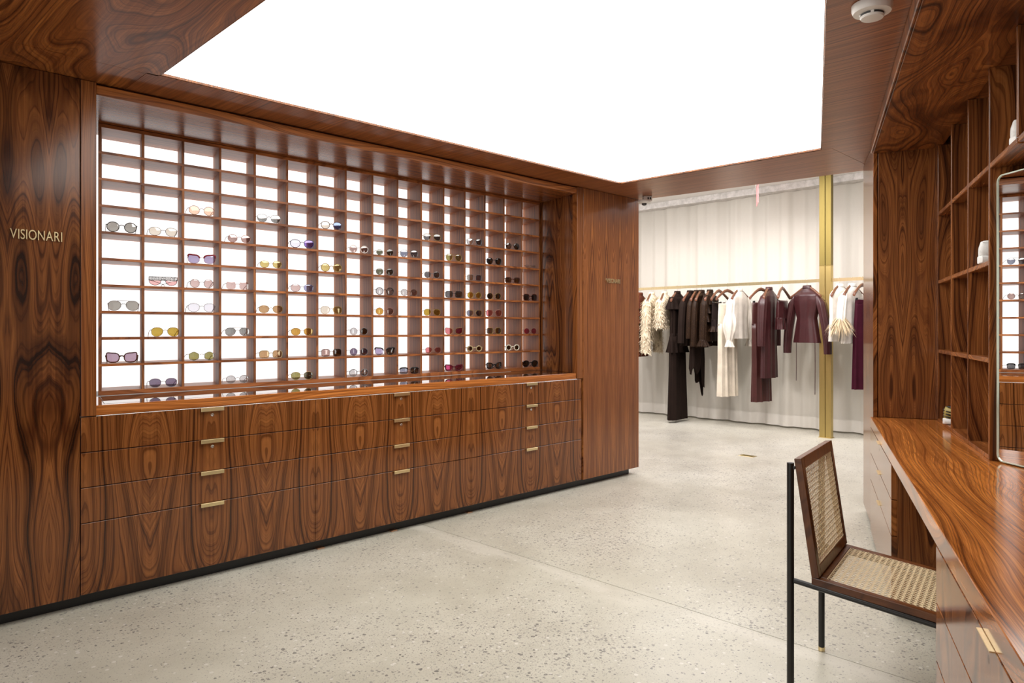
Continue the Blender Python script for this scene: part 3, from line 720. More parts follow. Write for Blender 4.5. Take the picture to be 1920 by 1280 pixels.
def eyewear(label, col, row, shape, rim, frame, lens, w=.052, h=.044, bridge=.020, yaw=0.0, dx=0.0, lens2=None, topbar=False, temple=None, special=None, gap=None):
    yo_ = .010
    x = GX + (col + .5 + dx) * GS + GK * yo_; z = GZ - (row + 1) * GR + (.0068 if row < 9 else .0043)
    t = thing('sunglasses', label, 'sunglasses', (x, GY + yo_, z), R(yaw), 'sunglasses in the backlit pigeonholes')
    fm = FM[frame]; tm = FM[temple or frame]
    rw = {'wire': .0013, 'metal': .0021, 'acetate': .0030, 'thick': .0046, 'rimless': 0, 'brow': .0010}[rim]
    cx = bridge / 2 + w / 2 + rw; zc = h / 2 + rw + .0008; mz = min(p[1] for p in outline(shape, w, h)); zc = -mz + rw * 1.3 + .0006
    if special == 'mask': zc += .004
    fb = bmesh.new()
    for sd_ in (1, -1):
        pts = [(sd_ * (cx + px_), (px_ / w) ** 2 * .006 * (1 if px_ > 0 else 0), zc + pz) for px_, pz in outline(shape, w, h)]
        if special == 'mask': pts = [(a, b, min(c, zc + .004)) for a, b, c in pts]
        if rw: tube(fb, pts, rw, 6, True)
        if rim == 'brow':
            top = [p for p in sorted(pts, key=lambda p: p[0]) if p[2] > zc + h * .12]
            tube(fb, [(p[0], p[1] - .0008, p[2]) for p in top], .0046, 6)
        lb_ = bmesh.new(); cen = [sum(c) / len(pts) for c in zip(*pts)]
        fr, bk = [], []
        for f_ in (1.0, .6):
            dome = -.0022 * (1 - f_ ** 2)
            fr.append([lb_.verts.new((cen[0] + (p[0] - cen[0]) * f_, cen[1] + (p[1] - cen[1]) * f_ + dome, cen[2] + (p[2] - cen[2]) * f_)) for p in pts])
        for i in range(len(pts)):
            j = (i + 1) % len(pts); lb_.faces.new((fr[0][i], fr[0][j], fr[1][j], fr[1][i]))
        lb_.faces.new(fr[1])
        obj('lens', lb_, LM[(lens2 if (lens2 and sd_ > 0) else lens)], t, True)
    bi = [(-(bridge / 2 + rw * .5), 0, zc + h * .12), (-bridge * .25, -.002, zc + h * .20), (bridge * .25, -.002, zc + h * .20), (bridge / 2 + rw * .5, 0, zc + h * .12)]
    tube(fb, bi, max(rw, .0013) * (1.25 if rim in ('acetate', 'thick') else 1), 6)
    if topbar: tube(fb, [(-(cx - w * .18), -.001, zc + h * .49), (0, -.002, zc + h * .53), (cx - w * .18, -.001, zc + h * .49)], .0012, 6)
    xo = cx + w / 2 + rw; zh = zc + h * .22
    if special == 'mask':
        z0 = zc + .004
        for zz in (z0, z0 + .018): tube(fb, [(-xo, 0, zz), (xo, 0, zz)], .0017, 6)
        r_ = random.Random(4)
        k = 0
        while k < 22:
            xa = -xo + 2 * xo * (k + .5) / 22
            tube(fb, [(xa + .0038 * math.cos(a_ * PI / 4), -.0006, z0 + .009 + r_.uniform(-.002, .002) + .0058 * math.sin(a_ * PI / 4)) for a_ in range(8)], .0013, 4, True); k += 1
        for s_ in (-1, 1): tube(fb, [(s_ * xo, 0, z0), (s_ * xo, 0, z0 + .018)], .0014, 6)
        zh = z0 + .002
    for sd_ in (1, -1):
        tube(fb, [(sd_ * (xo - .004), .004, zh), (sd_ * (xo + .0015), .0065, zh)], max(.0015, rw), 6)
    o = obj('frame', fb, fm, t, True)
    tr_ = {'acetate': .0026, 'thick': .0030}.get(rim, .0013)
    for sd_ in (1, -1):
        b = bmesh.new(); X = sd_ * (xo + .0015)
        if special in ('mask', 'folded'):
            s2 = -sd_
            tube(b, [(X, .008, zh), (X * .6, .012, zh - .007), (s2 * xo * .05, .016 + .003 * sd_, .010), (s2 * xo * .12, .017 + .003 * sd_, tr_ + .0004)], tr_, 6)
        else:
            tube(b, [(X, .0068, zh), (X, .045, zh * .84 + .002), (X * .985, .088, zh * .58), (X * .955, .112, zh * .26), (X * .94, .124, tr_ + .0004)], [tr_, tr_, tr_, tr_ * 1.2, tr_ * 1.1], 6)
        obj('temple', b, tm, t, True)
    return t
GL = [
 # look, column, row, shape, rim, frame, lens, extras
 ('round dark gunmetal sunglasses with grey lenses', 0, 3, 'round', 'metal', 'gun', 'grey', dict(w=.055, h=.050)),
 ('thin-framed sunglasses with faint beige lenses', 1, 3, 'panto', 'wire', 'silver', 'beige', dict(w=.056, h=.044)),
 ('thin wire sunglasses with peach lenses', 2, 2, 'round', 'wire', 'rosegold', 'peach', dict(w=.054, h=.048)),
 ('silver mirrored sunglasses with pale frame', 4, 2, 'panto', 'wire', 'silver', 'silver', dict(w=.055, h=.046, dx=-.06)),
 ('round brownish pink sunglasses in thin metal', 3, 3, 'round', 'wire', 'rosegold', 'rosebrown', dict(w=.050, h=.044, dx=.05)),
 ('lavender sunglasses under a striped red brow bar', 2, 4, 'cat', 'brow', 'red', 'lavender', dict(w=.058, h=.046, yaw=-18)),
 ('small yellow gold mirrored sunglasses', 4, 4, 'panto', 'wire', 'gold', 'yellow', dict(w=.050, h=.040)),
 ('pink half-lens glasses under an ornate black filigree bar', 1, 5, 'round', 'wire', 'black', 'pink', dict(w=.056, h=.044, special='mask')),
 ('round silver-rimmed glasses with pale pink lenses', 2, 5, 'round', 'wire', 'silver', 'palepink', dict(w=.048, h=.046)),
 ('pale pink mirrored sunglasses without visible rims', 3, 5, 'square', 'rimless', 'rosegold', 'palepink', dict(w=.052, h=.044)),
 ('grey silver aviators in silver wire', 0, 6, 'aviator', 'wire', 'silver', 'grey', dict(w=.057, h=.050, topbar=True, dx=.04)),
 ('almost clear glasses with pale blue lenses', 2, 6, 'panto', 'wire', 'silver', 'clearblue', dict(w=.058, h=.046)),
 ('brown gold sunglasses with dark temples', 4, 6, 'panto', 'wire', 'gold', 'browngold', dict(w=.056, h=.044, temple='brown')),
 ('yellow gold mirrored aviators', 1, 7, 'aviator', 'wire', 'gold', 'gold', dict(w=.055, h=.047, dx=.05)),
 ('grey mirrored aviators with silver top bar', 3, 7, 'aviator', 'wire', 'silver', 'silver', dict(w=.054, h=.046, topbar=True)),
 ('tortoiseshell cat-eye sunglasses with purple gradient lenses', 0, 8, 'cat', 'acetate', 'tort', 'purple', dict(w=.058, h=.048, bridge=.016)),
 ('hexagonal olive green sunglasses in silver wire', 2, 8, 'hex', 'wire', 'silver', 'olive', dict(w=.058, h=.050)),
 ('gold-framed sunglasses with brown mirrored lenses', 4, 8, 'square', 'metal', 'champ', 'browngold', dict(w=.054, h=.044)),
 ('dark plum sunglasses in pale silver wire', 1, 9, 'panto', 'wire', 'silver', 'plum', dict(w=.055, h=.046)),
 ('small clear mirrored silver glasses', 3, 9, 'round', 'wire', 'silver', 'clear', dict(w=.050, h=.044)),
 ('brown-rimmed round glasses with blue lens', 6, 2, 'panto', 'metal', 'brown', 'beige', dict(w=.052, h=.046, lens2='blue')),
 ('dark wire glasses with violet lens', 5, 3, 'panto', 'metal', 'bluegrey', 'clearblue', dict(w=.058, h=.048, lens2='violet', yaw=-18)),
 ('round brownish mirrored sunglasses with pale rims', 7, 3, 'round', 'metal', 'clear', 'rosebrown', dict(w=.050, h=.046)),
 ('small rimless bottle green round sunglasses', 8, 3, 'round', 'rimless', 'gold', 'bottle', dict(w=.046, h=.042, bridge=.026)),
 ('steel blue aviators with flat silver top bar', 9, 3, 'aviator', 'wire', 'silver', 'steel', dict(w=.052, h=.048, topbar=True)),
 ('gold aviators with dark tinted lenses', 10, 2, 'aviator', 'wire', 'gold', 'smoke', dict(w=.054, h=.046, topbar=True)),
 ('round gold glasses with pale yellow lenses', 6, 4, 'round', 'metal', 'gold', 'yellow', dict(w=.052, h=.048)),
 ('pink and sky blue mirrored sunglasses with dark temples', 5, 5, 'panto', 'wire', 'bluegrey', 'palepink', dict(w=.056, h=.044, lens2='sky', yaw=-17)),
 ('dark greenish round sunglasses in silver wire', 8, 4, 'round', 'wire', 'silver', 'bottle', dict(w=.050, h=.044)),
 ('dark grey round sunglasses with thin silver bridge', 10, 4, 'round', 'wire', 'silver', 'smoke', dict(w=.050, h=.046)),
 ('black round sunglasses with mirrored lenses', 8, 5, 'round', 'metal', 'black', 'clear', dict(w=.050, h=.048)),
 ('brown round sunglasses with pale left lens', 9, 5, 'round', 'wire', 'brown', 'clear', dict(w=.050, h=.046, lens2='rosebrown')),
 ('very pale yellow gold aviators', 6, 6, 'aviator', 'wire', 'gold', 'beige', dict(w=.056, h=.048, lens2='yellow')),
 ('rose gold mirrored round sunglasses', 8, 6, 'round', 'wire', 'rosegold', 'orange', dict(w=.052, h=.048, lens2='rosebrown')),
 ('bright gold mirrored aviators with dark temples', 10, 6, 'aviator', 'wire', 'gold', 'gold', dict(w=.052, h=.046, temple='black', topbar=True)),
 ('orange gold mirrored sunglasses', 5, 7, 'panto', 'wire', 'gold', 'orange', dict(w=.054, h=.044)),
 ('brown and clear mirrored round sunglasses', 7, 7, 'round', 'wire', 'silver', 'clear', dict(w=.050, h=.046, lens2='darkbrown')),
 ('brown grey sunglasses with dark top line', 6, 8, 'square', 'wire', 'gun', 'rosebrown', dict(w=.054, h=.046, lens2='darkbrown')),
 ('round dark purple sunglasses with fading lenses', 7, 8, 'round', 'wire', 'silver', 'plum', dict(w=.050, h=.048)),
 ('black cat-eye sunglasses with lavender gradient lenses', 8, 8, 'cat', 'brow', 'black', 'lavender', dict(w=.056, h=.046, lens2='smoke', yaw=-18)),
 ('rose pink folded aviators', 10, 8, 'aviator', 'wire', 'rosegold', 'rose', dict(w=.048, h=.042, dx=.05)),
 ('green gold sunglasses with near-black right lens', 5, 9, 'panto', 'wire', 'gold', 'olive', dict(w=.054, h=.046, lens2='bottle')),
 ('clear mirrored round glasses in bright silver', 7, 9, 'round', 'metal', 'silver', 'clear', dict(w=.050, h=.046)),
 ('black browline sunglasses with blue grey lenses', 9, 9, 'square', 'brow', 'black', 'steel', dict(w=.056, h=.042, lens2='smoke', yaw=-18)),
 ('silver white aviators with one dark lens', 12, 2, 'aviator', 'metal', 'silver', 'clear', dict(w=.052, h=.046, lens2='navy', topbar=True)),
 ('black lens sunglasses with greenish side', 14, 2, 'round', 'wire', 'gun', 'smoke', dict(w=.050, h=.048, lens2='black')),
 ('olive aviators with gold top bar', 11, 3, 'aviator', 'metal', 'gold', 'olive', dict(w=.052, h=.048, topbar=True)),
 ('black oval sunglasses with silver bridge', 13, 3, 'panto', 'metal', 'black', 'black', dict(w=.052, h=.048)),
 ('slim gold folded glasses with clear lenses', 15, 3, 'panto', 'rimless', 'gold', 'clearblue', dict(w=.044, h=.026, special='folded')),
 ('faint rimless grey glasses in silver wire', 12, 4, 'square', 'wire', 'silver', 'grey', dict(w=.052, h=.044, lens2='plum', topbar=True)),
 ('brown tortoiseshell sunglasses', 14, 4, 'square', 'acetate', 'tort', 'darkbrown', dict(w=.050, h=.042)),
 ('black metal sunglasses with gold brow bar', 11, 5, 'square', 'metal', 'black', 'smoke', dict(w=.054, h=.046, topbar=True, temple='gold')),
 ('yellow gold mirrored round sunglasses in gold wire', 12, 5, 'round', 'metal', 'gold', 'gold', dict(w=.048, h=.046)),
 ('black round sunglasses with gold bridge', 13, 5, 'round', 'wire', 'gold', 'black', dict(w=.050, h=.048)),
 ('square tortoiseshell sunglasses with black lenses', 15, 5, 'square', 'acetate', 'tort', 'black', dict(w=.054, h=.050)),
 ('navy aviators with thin gold top bar', 12, 6, 'aviator', 'wire', 'gold', 'steel', dict(w=.052, h=.046, lens2='navy', topbar=True)),
 ('pink aviators in rose gold wire', 13, 6, 'aviator', 'metal', 'rosegold', 'rose', dict(w=.054, h=.052)),
 ('rose pink cat-eye sunglasses in gold metal', 11, 7, 'cat', 'wire', 'gold', 'rose', dict(w=.056, h=.046, lens2='magenta', yaw=-18)),
 ('dark brown sunglasses with gold bridge', 13, 7, 'square', 'metal', 'gold', 'smoke', dict(w=.052, h=.046, lens2='darkbrown')),
 ('rimless magenta round sunglasses', 15, 7, 'round', 'rimless', 'rosegold', 'magenta', dict(w=.048, h=.046)),
 ('champagne gold sunglasses with dark lenses', 12, 8, 'round', 'thick', 'champ', 'darkbrown', dict(w=.044, h=.040)),
 ('thick cream white round sunglasses with black lenses', 14, 8, 'round', 'thick', 'cream', 'black', dict(w=.044, h=.042)),
 ('burgundy cat-eye sunglasses in thick acetate', 11, 9, 'cat', 'thick', 'burg', 'magenta', dict(w=.054, h=.042, bridge=.016, yaw=-16)),
 ('black acetate sunglasses with reflective lenses', 13, 9, 'cat', 'thick', 'black', 'smoke', dict(w=.050, h=.042)),
 ('oversized black square sunglasses', 15, 9, 'panto', 'acetate', 'black', 'black', dict(w=.056, h=.050)),
]
ORD = ['first', 'second', 'third', 'fourth', 'fifth', 'sixth', 'seventh', 'eighth', 'ninth', 'tenth', 'eleventh', 'twelfth', 'thirteenth', 'fourteenth', 'fifteenth', 'sixteenth']
rg = random.Random(11)
for look, c_, r_, shp, rim, fr, ln, kw in GL:
    kw = dict(kw); kw.setdefault('yaw', rg.uniform(-17, -8))
    eyewear(f'{look}, {ORD[c_]} column, {ORD[r_]} row', c_, r_, shp, rim, fr, ln, **kw)

# ------------------------------------------------------------------ sneakers on the wall shelves
def sneaker(label, s_, q, z, rot, upper, sole, stripe, heel=False):
    p = BW(s_, q, z); t = thing('sneaker', label, 'shoe', p, BANG + rot, 'sneakers on the wall shelves')
    # local +x is the toe direction; length .28
    def ring(x, hw_, z0, z1, n=16, e=2.6):
        out = []
        for k in range(n):
            a = 2 * PI * k / n; ca, sa = math.cos(a), math.sin(a)
            out.append(Vector((x, hw_ * math.copysign(abs(ca) ** (2 / e), ca), (z0 + z1) / 2 + (z1 - z0) / 2 * math.copysign(abs(sa) ** (2 / e), sa))))
        return out
    b = bmesh.new(); loft(b, [ring(x, w_, .0, h_, e=4) for x, w_, h_ in ((-.14, .012, .030), (-.132, .028, .033), (-.09, .035, .031), (-.02, .033, .027), (.06, .043, .027), (.11, .040, .030), (.134, .022, .034), (.14, .008, .034))], True, True)
    autosmooth(obj('sole', b, sole, t), 50)
    b = bmesh.new(); loft(b, [ring(x, w_, .022, h_) for x, w_, h_ in ((-.136, .014, .070), (-.128, .026, .092), (-.10, .032, .088), (-.05, .031, .086), (.0, .033, .092), (.04, .038, .074), (.08, .040, .058), (.115, .034, .050), (.132, .016, .042))], True, True)
    autosmooth(obj('upper', b, upper, t), 60)
    b = bmesh.new()
    for k, x in enumerate((-.005, .012, .029, .046, .063)):
        zt_ = .095 - k * .0075
        tube(b, [(x, -.024, zt_ - .012), (x + .004, 0, zt_), (x, .024, zt_ - .012)], .0032, 6)
    obj('laces', b, stripe[1], t, True)
    for k in range(3):
        for sgn in (1, -1):
            b = bmesh.new(); x = -.03 + k * .022
            tube(b, [(x + .02, sgn * .0335, .034), (x + .008, sgn * .0345, .056), (x, sgn * .026, .084)], .0048, 6)
            obj('stripe', b, stripe[0], t, True)
    b = bmesh.new(); tube(b, [(-.02 + .045 * math.cos(2 * PI * k / 20) - .055, .022 * math.sin(2 * PI * k / 20), .0885) for k in range(20)], .006, 8, True); obj('collar', b, stripe[1], t, True)
    for zz in ((.046, .060, .074) if heel else ()):
        w_ = .031 if zz < .07 else .028
        b = bmesh.new(); tube(b, [(-.104, w_ + .001, zz + .016), (-.122, w_ - .003, zz + .008), (-.134, .012, zz + .002), (-.1365, 0, zz), (-.134, -.012, zz - .002), (-.122, -w_ + .003, zz - .006), (-.104, -w_ - .001, zz - .010)], .0036, 6)
        obj('heel_stripe', b, stripe[0], t, True)
    return t
shw = cloth('white_leather', (.80, .79, .77), .45, None, .0, 60); sg_ = cloth('gold_knit', (.42, .33, .10), .4, None, .1, 90)
sblk = plain('shoe_black', (.012, .012, .012), .4); ssol = plain('white_rubber', (.82, .81, .79), .5)
sneaker('gold sneaker with black stripes and white sole on the lowest shelf', -1.03, .455, .7228, R(-100), sg_, ssol, (sblk, sblk), True)
sneaker('white sneaker half hidden behind the mirror on the middle shelf', -1.825, .465, 1.4883, R(-84), shw, ssol, (shw, shw))
sneaker('white sneaker on the top shelf in the upper right corner', -2.285, .48, 1.8653, R(-84), shw, ssol, (shw, shw))

# ------------------------------------------------------------------ clothes rail in the showroom
RX, RZ = 8.11, 1.779
rl = thing('clothes_rail', 'long flat brass hanging rail carrying the clothes', 'clothes rail', (RX, 4.2, 0))
obj('bar', box(-.006, .006, -.925, 2.45, 1.743, RZ, .001), M['brass'], rl)
obj('bar', box(-.006, .006, -2.2, -1.068, 1.743, RZ, .001), M['brass'], rl)
po = thing('brass_post', 'tall brass double post standing floor to ceiling by the clothes rail', 'post', (RX, 3.204, 0))
obj('base_plate', box(-.045, .045, -.072, .072, 0, .006, .001), M['post_brass'], po)
obj('upright', box(-.03, .03, -.066, -.003, .0065, 1.92, .002), M['post_brass'], po)
obj('upright', box(-.03, .03, .003, .066, .0065, 1.92, .002), M['post_brass'], po)
obj('upright', box(-.03, .03, -.066, -.003, 1.926, 2.978, .002), M['brass_aged'], po)
obj('upright', box(-.03, .03, .003, .066, 1.926, 2.978, .002), M['brass_aged'], po)
obj('spine', box(-.012, .012, -.0028, .0028, .007, 2.978, 0), M['brass_aged'], po)
bm = bmesh.new(); bx(bm, -.031, .031, -.067, .067, 1.9203, 1.9257, .001); obj('collar', bm, M['post_brass'], po)

CLOTH = {
 'rust': cloth('rust_brown_suede', (.10, .030, .016), .8), 'shag': cloth('cream_shaggy_yarn', (.74, .63, .46), .9, None, .5, 60), 'dkbrown': cloth('dark_brown_crepe', (.016, .009, .0065), .8, None, .2),
 'glit': cloth('bronze_lame', (.018, .009, .005), .5, (.11, .055, .024), .2, 200), 'brownblk': cloth('black_brown_knit', (.016, .010, .009), .8, None, .2), 'cream': cloth('cream_satin', (.70, .62, .50), .45, None, .2),
 'cream2': cloth('cream_silk', (.76, .70, .61), .5, None, .2), 'sheer': cloth('ivory_chiffon', (.78, .73, .66), .55, None, .2), 'burg': cloth('burgundy_leather', (.042, .010, .011), .38, None, .05, 40),
 'burg2': cloth('burgundy_satin', (.055, .014, .012), .42, None, .1, 60), 'wine': cloth('wine_crepe', (.045, .005, .014), .7), 'feather': cloth('beige_feather', (.60, .47, .30), .9), 'clip': M['black_metal'],
}
def hanger(label, y, yaw, clips=False):
    t = thing('hanger', label, 'hanger', (RX, y, RZ), R(yaw), 'wooden hangers on the brass rail')
    b = bmesh.new()
    cx_ = [(-.205, -.196), (-.17, -.172), (-.11, -.132), (-.05, -.098), (0, -.086), (.05, -.098), (.11, -.132), (.17, -.172), (.205, -.196)]
    rings = []
    for i, (x, z) in enumerate(cx_):
        e = abs(x) / .205; hh = .015 + .006 * (1 - e) + (.004 if e > .95 else 0); tt = .010 + .008 * e; yo = -.02 * e * e
        rings.append([Vector((x, yo + tt * math.cos(2 * PI * k / 10), z + hh * math.sin(2 * PI * k / 10))) for k in range(10)])
    loft(b, rings, True, True); autosmooth(obj('arm', b, W['hanger'], t), 60)
    b = bmesh.new(); pts = [(0, 0, -.085)] + [(0, 0, -.05)]
    hk = bmesh.new()
    path = [(0, 0, -.088), (0, 0, -.045)] + [(.012 * math.cos(a), 0, -.008 + .012 * math.sin(a)) if False else (-.009 + .009 * 0 + .0115 * math.cos(R(a_)) , 0, -.006 + .0115 * math.sin(R(a_))) for a_ in (20, 55, 90, 125, 160, 195)]
    tube(hk, path, .0016, 6); b.free(); obj('hook', hk, M['chrome'], t, True)
    if clips:
        b = bmesh.new(); tube(b, [(-.15, 0, -.232), (.15, 0, -.232)], .0018, 6); tube(b, [(-.17, 0, -.180), (-.15, 0, -.232)], .0016, 6); tube(b, [(.17, 0, -.180), (.15, 0, -.232)], .0016, 6)
        obj('clip_bar', b, M['chrome'], t, True)
        for x in (-.12, .12): obj('clip', box(x - .012, x + .012, -.010, .010, -.262, -.228, .002), M['black_metal'], t)
    return t
NS = 44
def ringf(cx, cy, z, rx, ry, fold, nf, ph, sq=2.0):
    out = []
    for k in range(NS):
        a = 2 * PI * k / NS; ca, sa = math.cos(a), math.sin(a)
        f = 1 + fold * math.sin(nf * a + ph) + fold * .5 * math.sin((nf * 2 + 1) * a + ph * 2.3)
        out.append(Vector((cx + rx * f * math.copysign(abs(ca) ** (2 / sq), ca), cy + ry * (1 + (f - 1) * 2.2) * math.copysign(abs(sa) ** (2 / sq), sa), z)))
    return out
def cloth_loft(name, prof, m, parent, nf=9, ph=0.0, sub=3, open_=True):
    """prof: (cx, cy, z, rx, ry, fold); subdivided between the given rings"""
    rings = []
    for a, b in zip(prof, prof[1:]):
        for s_ in range(sub):
            t = s_ / sub; rings.append(ringf(*[a[i] + (b[i] - a[i]) * t for i in range(5)], a[5] + (b[5] - a[5]) * t, nf, ph))
    rings.append(ringf(*prof[-1][:6], nf, ph))
    bm = bmesh.new(); loft(bm, rings, True, False); o = obj(name, bm, m, parent, True); return o
def sleeve(parent, side, length, r0, r1, m, puff=0.0, cuff=False, fwd=0.0, sx=.19, zs=-.185, out=.05):
    prof = []
    for i in range(9):
        t = i / 8; r = r0 + (r1 - r0) * t
        if puff: r += puff * math.sin(PI * min(1, max(0, (t - .35) / .6))) * (1 if t > .35 else 0)
        prof.append((side * (sx + out * math.sin(t * PI / 2)), fwd * t * t, zs - length * t, r * .8, r, .03 + .09 * t * (1 if puff else .35)))
    prof[0] = (side * (sx - .02), 0, zs + .012, r0 * .35, r0 * .6, .0)
    o = cloth_loft('sleeve', prof, m, parent, 7, side + 1.0, 2)
    if cuff:
        z = zs - length
        cloth_loft('cuff', [(side * (sx + out), fwd, z + .01, r1 * .85, r1, .02), (side * (sx + out), fwd, z - .03, r1 * 1.0, r1 * 1.15, .15), (side * (sx + out), fwd, z - .075, r1 * 1.25, r1 * 1.45, .22)], m, parent, 8, .5, 3)
    return o
def ruffle(parent, z, rx, ry, drop, flare, m, ph=0.0, cx=0.0, cy=0.0):
    return cloth_loft('ruffle', [(cx, cy, z, rx, ry, .02), (cx, cy, z - drop * .5, rx + flare * .5, ry + flare * .5, .07), (cx, cy, z - drop, rx + flare, ry + flare, .15)], m, parent, 11, ph, 3)
def top(label, cat, name, y, yaw, m, length, sl=.5, waist=1.0, hem=1.0, thick=.055, puff=0, cuff=False, r0=.055, r1=.042, collar=True, group=None, fold=.05, wd=.20, sfwd=0.0, sout=.05):
    t = thing(name, label, cat, (RX, y, RZ), R(yaw), group)
    k = wd / .20; zb = -.1 - length
    prof = [(0, 0, -.094, .052, .030, 0), (0, 0, -.112, .068 * k, .040, 0), (0, 0, -.142, .130 * k, .048, .01), (0, 0, -.180, .185 * k, thick, .02), (0, 0, -.24, .198 * k, thick * 1.05, fold * .5),
            (0, 0, -.1 - length * .55, .185 * k * waist, thick * .95, fold), (0, 0, zb, .20 * k * hem, thick * 1.1 * hem, fold * 1.5)]
    cloth_loft('body', prof, m, t, 9, y * 7, 4)
    if collar: cloth_loft('collar', [(0, 0, -.066, .050, .036, 0), (0, 0, -.098, .060, .040, 0)], m, t, 5, 0, 2)
    if sl:
        for s_ in (1, -1): sleeve(t, s_, sl, r0, r1, m, puff, cuff, sfwd, .185 * k, out=sout)
    return t
def legs(label, cat, name, y, yaw, m, ztop, length, wd, flare, waistband=True, group=None, thick=.045):
    t = thing(name, label, cat, (RX, y, RZ), R(yaw), group)
    cr = min(.26, length * .62)
    cloth_loft('hips', [(0, 0, ztop, wd, thick * .8, .01), (0, 0, ztop - cr * .5, wd * 1.05, thick, .03), (0, 0, ztop - cr, wd * 1.06, thick * 1.05, .04)], m, t, 7, y, 4)
    for s_ in (1, -1):
        c_ = wd * .53 * s_
        cloth_loft('leg', [(c_, 0, ztop - cr + .01, wd * .50, thick, .03), (c_, .004 * s_, ztop - cr - (length - cr) * .5, wd * (.46 + .12 * flare), thick * (1 + .3 * flare), .07), (c_ * (1 + .1 * flare), .006 * s_, ztop - length, wd * (.48 + .28 * flare), thick * (1 + .7 * flare), .10)], m, t, 6, s_ + y, 6)
    if waistband: cloth_loft('waistband', [(0, 0, ztop + .002, wd * 1.01, thick * .86, .0), (0, 0, ztop - .035, wd * 1.02, thick * .90, .0)], m, t, 5, 0, 2)
    return t
def shag(t, prof_fn, n, m, seed, ln=.05):
    r = random.Random(seed); bm = bmesh.new()
    for _ in range(n):
        p, nr = prof_fn(r); d = (nr * .55 + Vector((r.uniform(-.3, .3), r.uniform(-.3, .3), -1.0))).normalized()
        L = ln * r.uniform(.6, 1.3); side = d.cross(nr)
        side = side.normalized() * r.uniform(.003, .006) if side.length > 1e-4 else Vector((.004, 0, 0))
        a, b, c, e = p + side, p - side, p + d * L * .55 + nr * .014 - side * .8, p + d * L * .55 + nr * .014 + side * .8
        f = p + d * L + nr * .006
        v = [bm.verts.new(q) for q in (a, b, c, e, f)]
        bm.faces.new((v[0], v[1], v[2], v[3])); bm.faces.new((v[3], v[2], v[4]))
    o = obj('shaggy_yarn', bm, m, t); o['kind'] = 'stuff'; return o

HL = [  # y, yaw, label, clips
 (5.716, 12, 'wooden hanger of the rust brown ruffled dress', False), (5.525, 12, 'wooden hanger inside the long shaggy cream coat', False), (5.322, 14, 'wooden hanger inside the short shaggy cream jacket', False),
 (5.126, 4, 'wooden hanger of the floor-length dark brown jumpsuit', False), (4.935, 2, 'wooden hanger of the plain dark brown blouse', False), (4.84, 6, 'wooden hanger of the bronze dress with pointed hem', False),
 (4.77, 6, 'wooden hanger of the glittering bronze top', False), (4.65, 8, 'wooden hanger of the tiered ruffled bronze blouse', False), (4.525, -2, 'wooden clip hanger holding the black-brown ruffled shorts', True),
 (4.409, -16, 'wooden clip hanger holding the wide cream trousers', True), (4.252, -2, 'wooden hanger of the cream balloon-sleeve blouse', False), (3.971, -16, 'wooden clip hanger holding the burgundy trousers', True),
 (3.871, 4, 'wooden hanger of the long burgundy coat', False), (3.708, 6, 'wooden clip hanger holding the small burgundy shorts', True), (3.42, -108, 'wooden hanger inside the outward-facing burgundy jacket', False),
 (3.055, -8, 'wooden hanger of the sleeveless ivory blouse right of the brass post', False), (2.925, -8, 'wooden hanger of the ivory feather-trimmed blouse', False), (2.815, -10, 'rightmost wooden hanger above the wine red skirt', True)]
for y, yaw, lab, cl_ in HL: hanger(lab, y, yaw, cl_)

t = top('rust brown ruffled dress half hidden by the tall cabinet', 'dress', 'dress', 5.716, 12, CLOTH['rust'], .84, .0, hem=1.1, collar=True)
for k in range(4): ruffle(t, -.20 - k * .10, .20, .06, .09, .045, CLOTH['rust'], k)
def fur(label, y, yaw, length, sl, seed):
    t = top(label, 'coat', 'fur_coat', y, yaw, CLOTH['shag'], length, sl, thick=.065, r0=.062, r1=.058, fold=.02, hem=1.02)
    def fn(r):
        q = r.random()
        if q < .62:
            z = -.12 - (length - .02) * r.random() ** .9; k = min(1.0, max(.3, (-z - .085) / .10)); a = r.uniform(0, 2 * PI)
            return Vector((.20 * k * math.cos(a), .066 * math.sin(a), z)), Vector((math.cos(a) * .5, math.sin(a), .1)).normalized()
        s_ = 1 if r.random() < .5 else -1; u_ = r.random(); a = r.uniform(0, 2 * PI)
        return Vector((s_ * (.185 + .05 * math.sin(u_ * PI / 2)) + .048 * math.cos(a), .06 * math.sin(a), -.185 - sl * u_)), Vector((math.cos(a), math.sin(a), .1)).normalized()
    shag(t, fn, 2600, CLOTH['shag'], seed); return t
fur('long shaggy cream yarn coat, second garment from the cabinet', 5.525, 14, .62, .70, 1)
fur('short shaggy cream yarn jacket beside the dark brown jumpsuit', 5.322, 16, .44, .36, 2)
t = top('floor-length dark brown jumpsuit with ruffled shoulders and peplum', 'jumpsuit', 'jumpsuit', 5.126, 4, CLOTH['dkbrown'], .60, .0, waist=.85, hem=.85)
ruffle(t, -.15, .19, .055, .16, .035, CLOTH['dkbrown'], .4); ruffle(t, -.62, .17, .050, .25, .035, CLOTH['dkbrown'], 1.0)
for s_ in (1, -1):
    cloth_loft('leg', [(s_ * .085, 0, -.66, .095, .05, .03), (s_ * .092, 0, -1.2, .105, .055, .05), (s_ * .10, .0, -1.745, .118, .065, .06)], CLOTH['dkbrown'], t, 5, s_, 6)
top('plain dark brown long-sleeved blouse next to the jumpsuit', 'blouse', 'blouse', 4.935, 2, CLOTH['dkbrown'], .68, .56, thick=.042, hem=1.02, r0=.042, r1=.038)
t = top('bronze shimmering dress with a pointed handkerchief hem', 'dress', 'dress', 4.84, 6, CLOTH['glit'], .70, .50, hem=.95, thick=.032, r0=.034, r1=.032, fold=.03)
b = bmesh.new()
rr = [ringf(0, 0, -.78, .17, .055, .05, 7, 0), ringf(0, 0, -.95, .18, .055, .08, 7, .3)]
